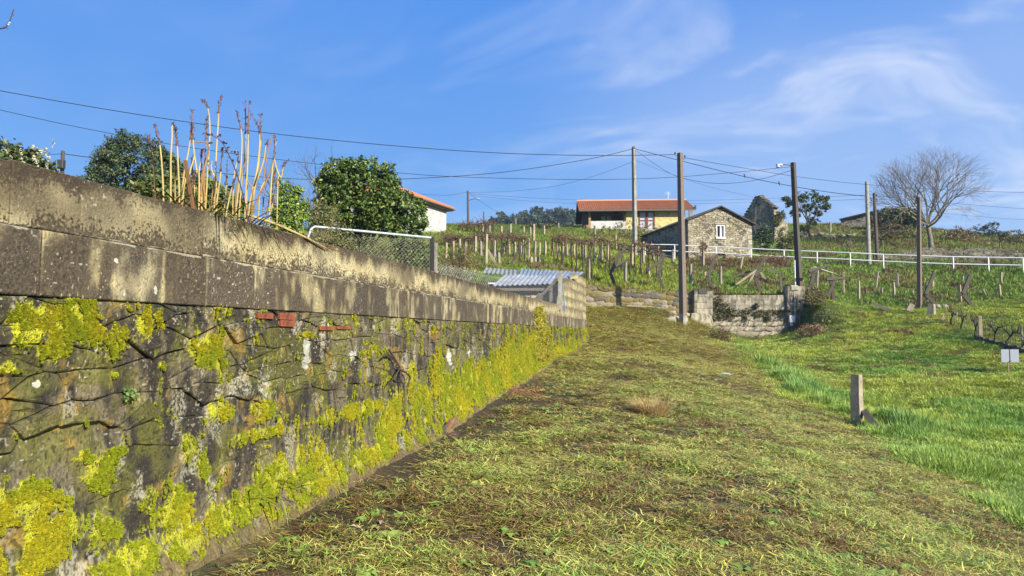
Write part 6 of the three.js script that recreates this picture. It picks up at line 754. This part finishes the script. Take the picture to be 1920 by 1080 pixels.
  { const t = thing('trellis_wires', 'wires and thin rods of the low vine trellis at the right edge', 'trellis', T(0.3, 0)); for (const h of [0.55, 0.95]) { const l = []; for (let i = 0; i < 12; i++) l.push(tube([T(i / 12, h), T((i + 1) / 12, h)], 0.004, 4)); part(t, 'wire', merge(l), M.galva); } for (let i = 1; i < 30; i++) part(t, 'rod', tube([T(i / 30, -0.05), T(i / 30, 0.95 + 0.2 * R())], 0.012, 4), i % 3 ? M.vineCane : M.greyWood); part(t, 'kerb', (() => { const l = []; for (let i = 11; i < 24; i++) { const a = T(i / 24, 0.02), b = T((i + 1) / 24, 0.02), m = frame(a.clone().lerp(b, 0.5).add(V(-0.16, 0, 0.1)), Math.atan2(-(b.z - a.z), b.x - a.x)); l.push(boxAt(m, -a.distanceTo(b) / 2, a.distanceTo(b) / 2, -0.3, 0.14, -0.08, 0.08)); } return merge(l); })(), M.graniteDark); }
  [0.12, 0.26, 0.42, 0.58, 0.68, 0.78, 0.9].forEach((f, i) => { const b = T(f, 0), t = thing('grape_vine', ord[i] + ' black bare vine from the left on the low trellis at the right', 'vine', b, 'vines of the low trellis'); const hd = T(f + 0.02, 0.45); part(t, 'trunk', tube([b.clone().add(V(0, -0.08, 0)), b.clone().lerp(hd, 0.5).add(V((R() - 0.5) * 0.25, 0, 0)), hd], [0.055, 0.045, 0.04], 6), M.vine); for (const s of [-1, 1]) part(t, 'arm', tube([hd, T(f + 0.02 + s * 0.02, 0.62 + 0.1 * R()), T(f + 0.02 + s * 0.045, 0.55 + 0.2 * R()), T(f + 0.02 + s * 0.06, 0.75 + 0.25 * R())], [0.04, 0.034, 0.026, 0.012], 5), M.vine); const l = []; for (let j = 0; j < 8; j++) { const p = T(f + 0.02 + (R() - 0.5) * 0.1, 0.6); l.push(tube([p, p.clone().add(V((R() - 0.5) * 0.2, 0.25, 0)), p.clone().add(V((R() - 0.5) * 0.4, 0.5, 0))], [0.01, 0.008, 0.004], 3)); } part(t, 'canes', merge(l), M.vineCane, 'stuff'); });
}
// ---------------------------------------------------------------- fence and shed behind the wall
{
  const A = at(585, 425, 12.4), B = at(810, 446, 14), C = V(at(1050, 510, 21).x, at(1050, 510, 21).y, -21), t = thing('wire_fence', 'chain link fence with a galvanised pipe rail behind the wall top', 'fence', onGround(B.x, 14)), gy = (p) => height(p.x, -p.z);
  const a0 = at(577, 446, 12.3); part(t, 'pipe_rail', tube([V(a0.x - 0.03, gy(a0) - 0.1, a0.z), a0, A.clone().add(V(-0.01, -0.04, 0)), A.clone().add(V(0.05, 0, 0)), B], 0.024, 8, 0, true), mat(0.62, 0.7, 0.74, { rough: 0.4, metal: 0.3 }));
  part(t, 'dark_post', tube([V(B.x, gy(B) - 0.2, B.z), B.clone().add(V(0, 0.02, 0))], 0.05, 4, 0.5), M.iron); part(t, 'pale_post', tube([V(B.x + 0.08, gy(B) - 0.2, B.z), V(B.x + 0.08, B.y - 0.1, B.z)], 0.035, 4, 0.5), M.concrete);
  part(t, 'concrete_post', tube([V(C.x, 2.3, C.z), V(C.x + 0.01, C.y + 0.02, C.z)], [0.085, 0.08], 4, 0.6), M.concrete);
  const mesh = (p0, p1, t0, t1, cell, sag) => { const l = []; const L = Math.hypot(p1.x - p0.x, p1.z - p0.z), n = Math.round(L / cell), m = Math.round((t0 - 2.4) / cell) + 1, W = 0.0022, P = (u, h) => { const f = clamp(u / n, 0, 1), top = lerp(t0, t1, f) - sag * Math.sin(f * Math.PI), y = Math.min(2.4 + h * cell, top); return V(lerp(p0.x, p1.x, f), y, lerp(p0.z, p1.z, f)); }; for (let i = -m; i <= n + m; i++) for (const s of [1, -1]) { const a = s > 0 ? i : i, u0 = clamp(s > 0 ? i : i, 0, n); let h0 = 0, h1 = m, ua = i, ub = i + s * m; if (ua < 0) { h0 = -ua; ua = 0; } if (ua > n) { h0 = ua - n; ua = n; } if (ub > n) { h1 = m - (ub - n); ub = n; } if (ub < 0) { h1 = m + ub; ub = 0; } if (h1 - h0 > 0.5) { const k = 4, pp = []; for (let q = 0; q <= k; q++) pp.push(P(lerp(ua, ub, q / k), lerp(h0, h1, q / k))); l.push(tube(pp, W, 3, 0, false, false)); } } return merge(l); };
  const wireM = mat(0.52, 0.55, 0.56, { rough: 0.5, metal: 0.3 }); part(t, 'wire_mesh', mesh(at(640, 430, 12.9), B, A.y - 0.04, B.y - 0.03, 0.085, 0.03), mat(0.30, 0.30, 0.24, { rough: 0.6 })); part(t, 'wire_mesh', mesh(B, C, 3.05, C.y - 0.06, 0.1, 0.22), wireM);
  // blue hose and thin stakes
  part(t, 'blue_pipe', tube([V(C.x + 0.16, 2.3, C.z - 0.2), at(1055, 533, 21.2)], 0.018, 6), mat(0.12, 0.3, 0.42));
}
{
  const t = thing('shed', 'low shed of boards under grey corrugated sheets beside the wall', 'shed', V(1, 2.4, -24)); const sheetG = (c, ridges) => { const tb = new TB(), n = ridges * 6; for (let i = 0; i < n; i++) { const q = (k) => { const w = 0.022 * Math.cos(k / 6 * Math.PI * 2), a = c[0].clone().lerp(c[1], k / n), b = c[3].clone().lerp(c[2], k / n); a.y += w; b.y += w; return [a, b]; }, [a, b] = q(i), [e, f] = q(i + 1); tb.quad(a, e, f, b, [a.x, 0], [e.x, 0], [f.x, 2], [b.x, 2]); tb.quad(a.clone().add(V(0, -0.012, 0)), b.clone().add(V(0, -0.012, 0)), f.clone().add(V(0, -0.012, 0)), e.clone().add(V(0, -0.012, 0))); } return tb.geo(); };
  part(t, 'front_roof', sheetG([at(924, 536, 22.5), at(1036, 532, 22.5), at(1046, 518, 24.6), at(949, 514, 24.6)], 12), M.zinc); part(t, 'back_roof', sheetG([at(974, 517, 24.9), at(1081, 524, 25), at(1098, 510, 27.6), at(978, 504, 27.6)], 16), M.zincBlue); part(t, 'left_roof', sheetG([at(905, 512, 26), at(972, 516, 26), at(972, 506, 27.5), at(912, 502, 27.5)], 8), mat(0.38, 0.40, 0.38, { t: grain, rough: 0.7 }));
  const B = (n, m, x0, x1, y0, y1, d0, d1) => part(t, n, boxAt(null, x0, x1, y0, y1, -d1, -d0), m); B('back_wall', M.oldWood, -0.9, 2.3, 2.3, 3.6, 26.9, 27); B('side_wall', M.oldWood, -0.95, -0.85, 2.3, 3.4, 24.4, 27); B('front_beam', M.greyWood, -0.6, 1.32, 2.98, 3.07, 22.55, 22.65); B('white_board', mat(0.6, 0.62, 0.55, { t: grain }), -0.45, 0.85, 2.3, 2.83, 22.7, 22.74); B('orange_board', mat(0.6, 0.36, 0.2), 0.62, 0.74, 2.3, 2.84, 22.66, 22.69); B('corner_post', M.greyWood, 1.22, 1.32, 2.3, 3.15, 22.6, 22.7); B('corner_post', M.greyWood, -0.6, -0.5, 2.3, 3.0, 22.6, 22.7);
  part(t, 'inner_lining', boxAt(null, -0.6, 1.6, 2.3, 3.0, -24.3, -24.2), M.greyWood); part(t, 'brace', tube([at(1003, 566, 22.3), at(1043, 526, 22.3)], 0.05, 4, 0.3), M.greyWood); B('white_edge', M.white, -0.9, 0.2, 3.42, 3.47, 25.6, 25.7);
}
// ---------------------------------------------------------------- small things in the grass
{
  const R = rng(140);
  { const b = groundHit(1608, 800, 10), d = -b.z, t = thing('leaning_post', 'lone weathered concrete post standing at the edge of the mown path', 'post', b); part(t, 'post', tube([b.clone().add(V(0, -0.25, 0)), b.clone().lerp(at(1606, 702, d), 0.6).add(V(-0.01, 0, 0)), at(1606, 702, d)], [0.15, 0.14, 0.125], 4, -0.1), M.granite); const e = at(1622, 772, d - 0.1), f = groundHit(1655, 815, 10); single('propped_board', 'grey weathered plank leaning against the lone concrete post', 'plank', tube([f.clone().add(V(0, -0.03, 0)), e], [0.085, 0.085], 4, 0.2), M.greyWood, f.clone()); single('post_shadow_strip', 'dark strip standing in for the cast shadow left of the lone concrete post', 'plank', tube([groundHit(1586, 772, 10).add(V(0, 0.08, 0)), groundHit(1603, 788, 10).add(V(0, 0.03, 0))], [0.08, 0.08], 4, 0.2), M.oldWood, groundHit(1590, 780, 10)); }  // dark strip beside the post stands in for its cast shadow
  { const b = groundHit(1890, 700, 12), d = -b.z, k = d / F, t = thing('field_sign', 'small blank grey sign on a pale stake at the right edge', 'sign', b), q = at(1891, 667, d), g = tube([b.clone().add(V(0, -0.15, 0)), at(1891, 660, d)], 0.028, 4, 0.5); part(t, 'stake', g, M.paleWood); const g1 = boxG(33 * k, 24 * k, 0.012); g1.translate(q.x + 0.01, q.y, q.z + 0.05); const pn = part(t, 'panel', g1, mat(0.27, 0.30, 0.37, { rough: 0.6 })); const g2 = boxG(0.02, 24 * k, 0.01); g2.translate(q.x - 0.0, q.y, q.z + 0.064); part(pn, 'seam_strip', g2, M.oldWood); const g3 = boxG(0.05, 0.03, 0.02); g3.translate(q.x, q.y - 10 * k, q.z + 0.07); part(pn, 'fixing', g3, M.iron); }
  { const b = groundHit(845, 820, 5), d = -b.z, t = thing('tree_stump', 'broken reddish wood stump sticking up beside the foot of the wall', 'stump', b); const c = at(836, 806, d), e = at(853, 784, d); part(t, 'stub', tube([b.clone().add(V(-0.03, -0.05, 0)), c.clone().lerp(e, 0.2), c.clone().lerp(e, 0.7), e], [0.06, 0.062, 0.055, 0.03], 7, 0), mat(0.36, 0.21, 0.12, { t: woodT, bump: 0.01 })); part(t, 'bark', tube([b.clone().add(V(-0.06, -0.04, 0.03)), c.clone().add(V(-0.02, 0.02, 0.02)), c.clone().lerp(e, 0.55).add(V(-0.02, 0, 0.02))], [0.055, 0.055, 0.03], 6), M.bark); const g = rockG(3, 0.2, 0.1, 0.16); g.translate(b.x, b.y + 0.02, b.z); part(t, 'root', g, mat(0.14, 0.08, 0.06, { t: grain })); }
  { const b = groundHit(1360, 706, 10), tb = new TB(); const c = V(b.x, b.y + 0.05, b.z), q = [[-0.2, 0, 0.06], [0.02, 0.03, 0.12], [0.22, 0.0, 0.03], [0.12, 0.04, -0.1], [-0.1, 0.05, -0.12]].map((e) => V(c.x + e[0], c.y + e[1], c.z + e[2])); const top = c.clone().add(V(0, 0.06, 0)), low = c.clone().add(V(0, -0.04, 0)); q.forEach((p, i) => { const n = q[(i + 1) % 5]; tb.tri(p, n, top); tb.tri(n, p, low); }); single('litter', 'crumpled white plastic scrap lying on the mown path', 'litter', tb.geo(), M.white, b); }
  { const b = groundHit(1130, 1074, 3), l = [tube([at(1095, 1079, -b.z - 0.02), at(1130, 1071, -b.z), at(1172, 1073, -b.z)], [0.014, 0.018, 0.010], 6)]; l.forEach((g) => g.translate(0, 0.015, 0)); single('pale_stick', 'pale peeled stick lying in the grass at the bottom edge', 'stick', merge(l), mat(0.62, 0.45, 0.3, { t: woodT }), b); }
  { const b = groundHit(1222, 778, 8), t = thing('hay_mound', 'small tan tuft of dry grass standing on the mown path', 'grass tuft', b), g = bladeGeo(88, 1000, 0.40, 0.005, 0.24, 0.3, 3); g.translate(b.x, b.y, b.z); part(t, 'straw', g, mat(0.6, 0.43, 0.18, { side: 1, vc: 1 }), 'stuff'); }
  { const b = groundHit(985, 742, 8), t = thing('bramble_litter', 'reddish dead bramble stems lying beside the wall foot', 'twigs', b), l = []; for (let i = 0; i < 60; i++) { const p = groundHit(950 + 70 * R(), 728 + 22 * R(), 8), a = R() * 6.28; l.push(tube([p.clone().add(V(0, 0.02, 0)), p.clone().add(V(Math.cos(a) * 0.12, 0.05 + 0.08 * R(), Math.sin(a) * 0.12)), p.clone().add(V(Math.cos(a) * 0.3, 0.02, Math.sin(a) * 0.3))], [0.006, 0.005, 0.003], 3)); } part(t, 'stems', merge(l), mat(0.30, 0.12, 0.07), 'stuff'); }
  const clodX = [912, 975, 1055, 1090, 1165, 1285, 1310, 1420, 1570, 1700], clodLabel = (px) => ['first', 'second', 'third', 'fourth', 'fifth', 'sixth', 'seventh', 'eighth', 'ninth', 'tenth'][clodX.indexOf(px)] + ' from the left of the dark earth clods on the mown path';
  const clod = (px, py, s) => { const b = groundHit(px, py, 3), g = rockG(px, s, s * 0.5, s * 0.8, 0.25); g.translate(b.x, b.y + s * 0.1, b.z); single('soil_clod', clodLabel(px), 'clod', g, mat(0.10, 0.065, 0.04, { t: soilT, bump: 0.02 }), b, 'earth clods on the mown path'); };
  for (const [x, y, s] of [[1165, 712, 0.2], [1090, 780, 0.14], [1055, 890, 0.09], [975, 985, 0.08], [1420, 1050, 0.08], [912, 1035, 0.06], [1310, 760, 0.16], [1570, 845, 0.12], [1700, 905, 0.10], [1285, 838, 0.1]]) clod(x, y, s);
}
wall.userData.kind = 'thing';
renderer.render(scene, camera);
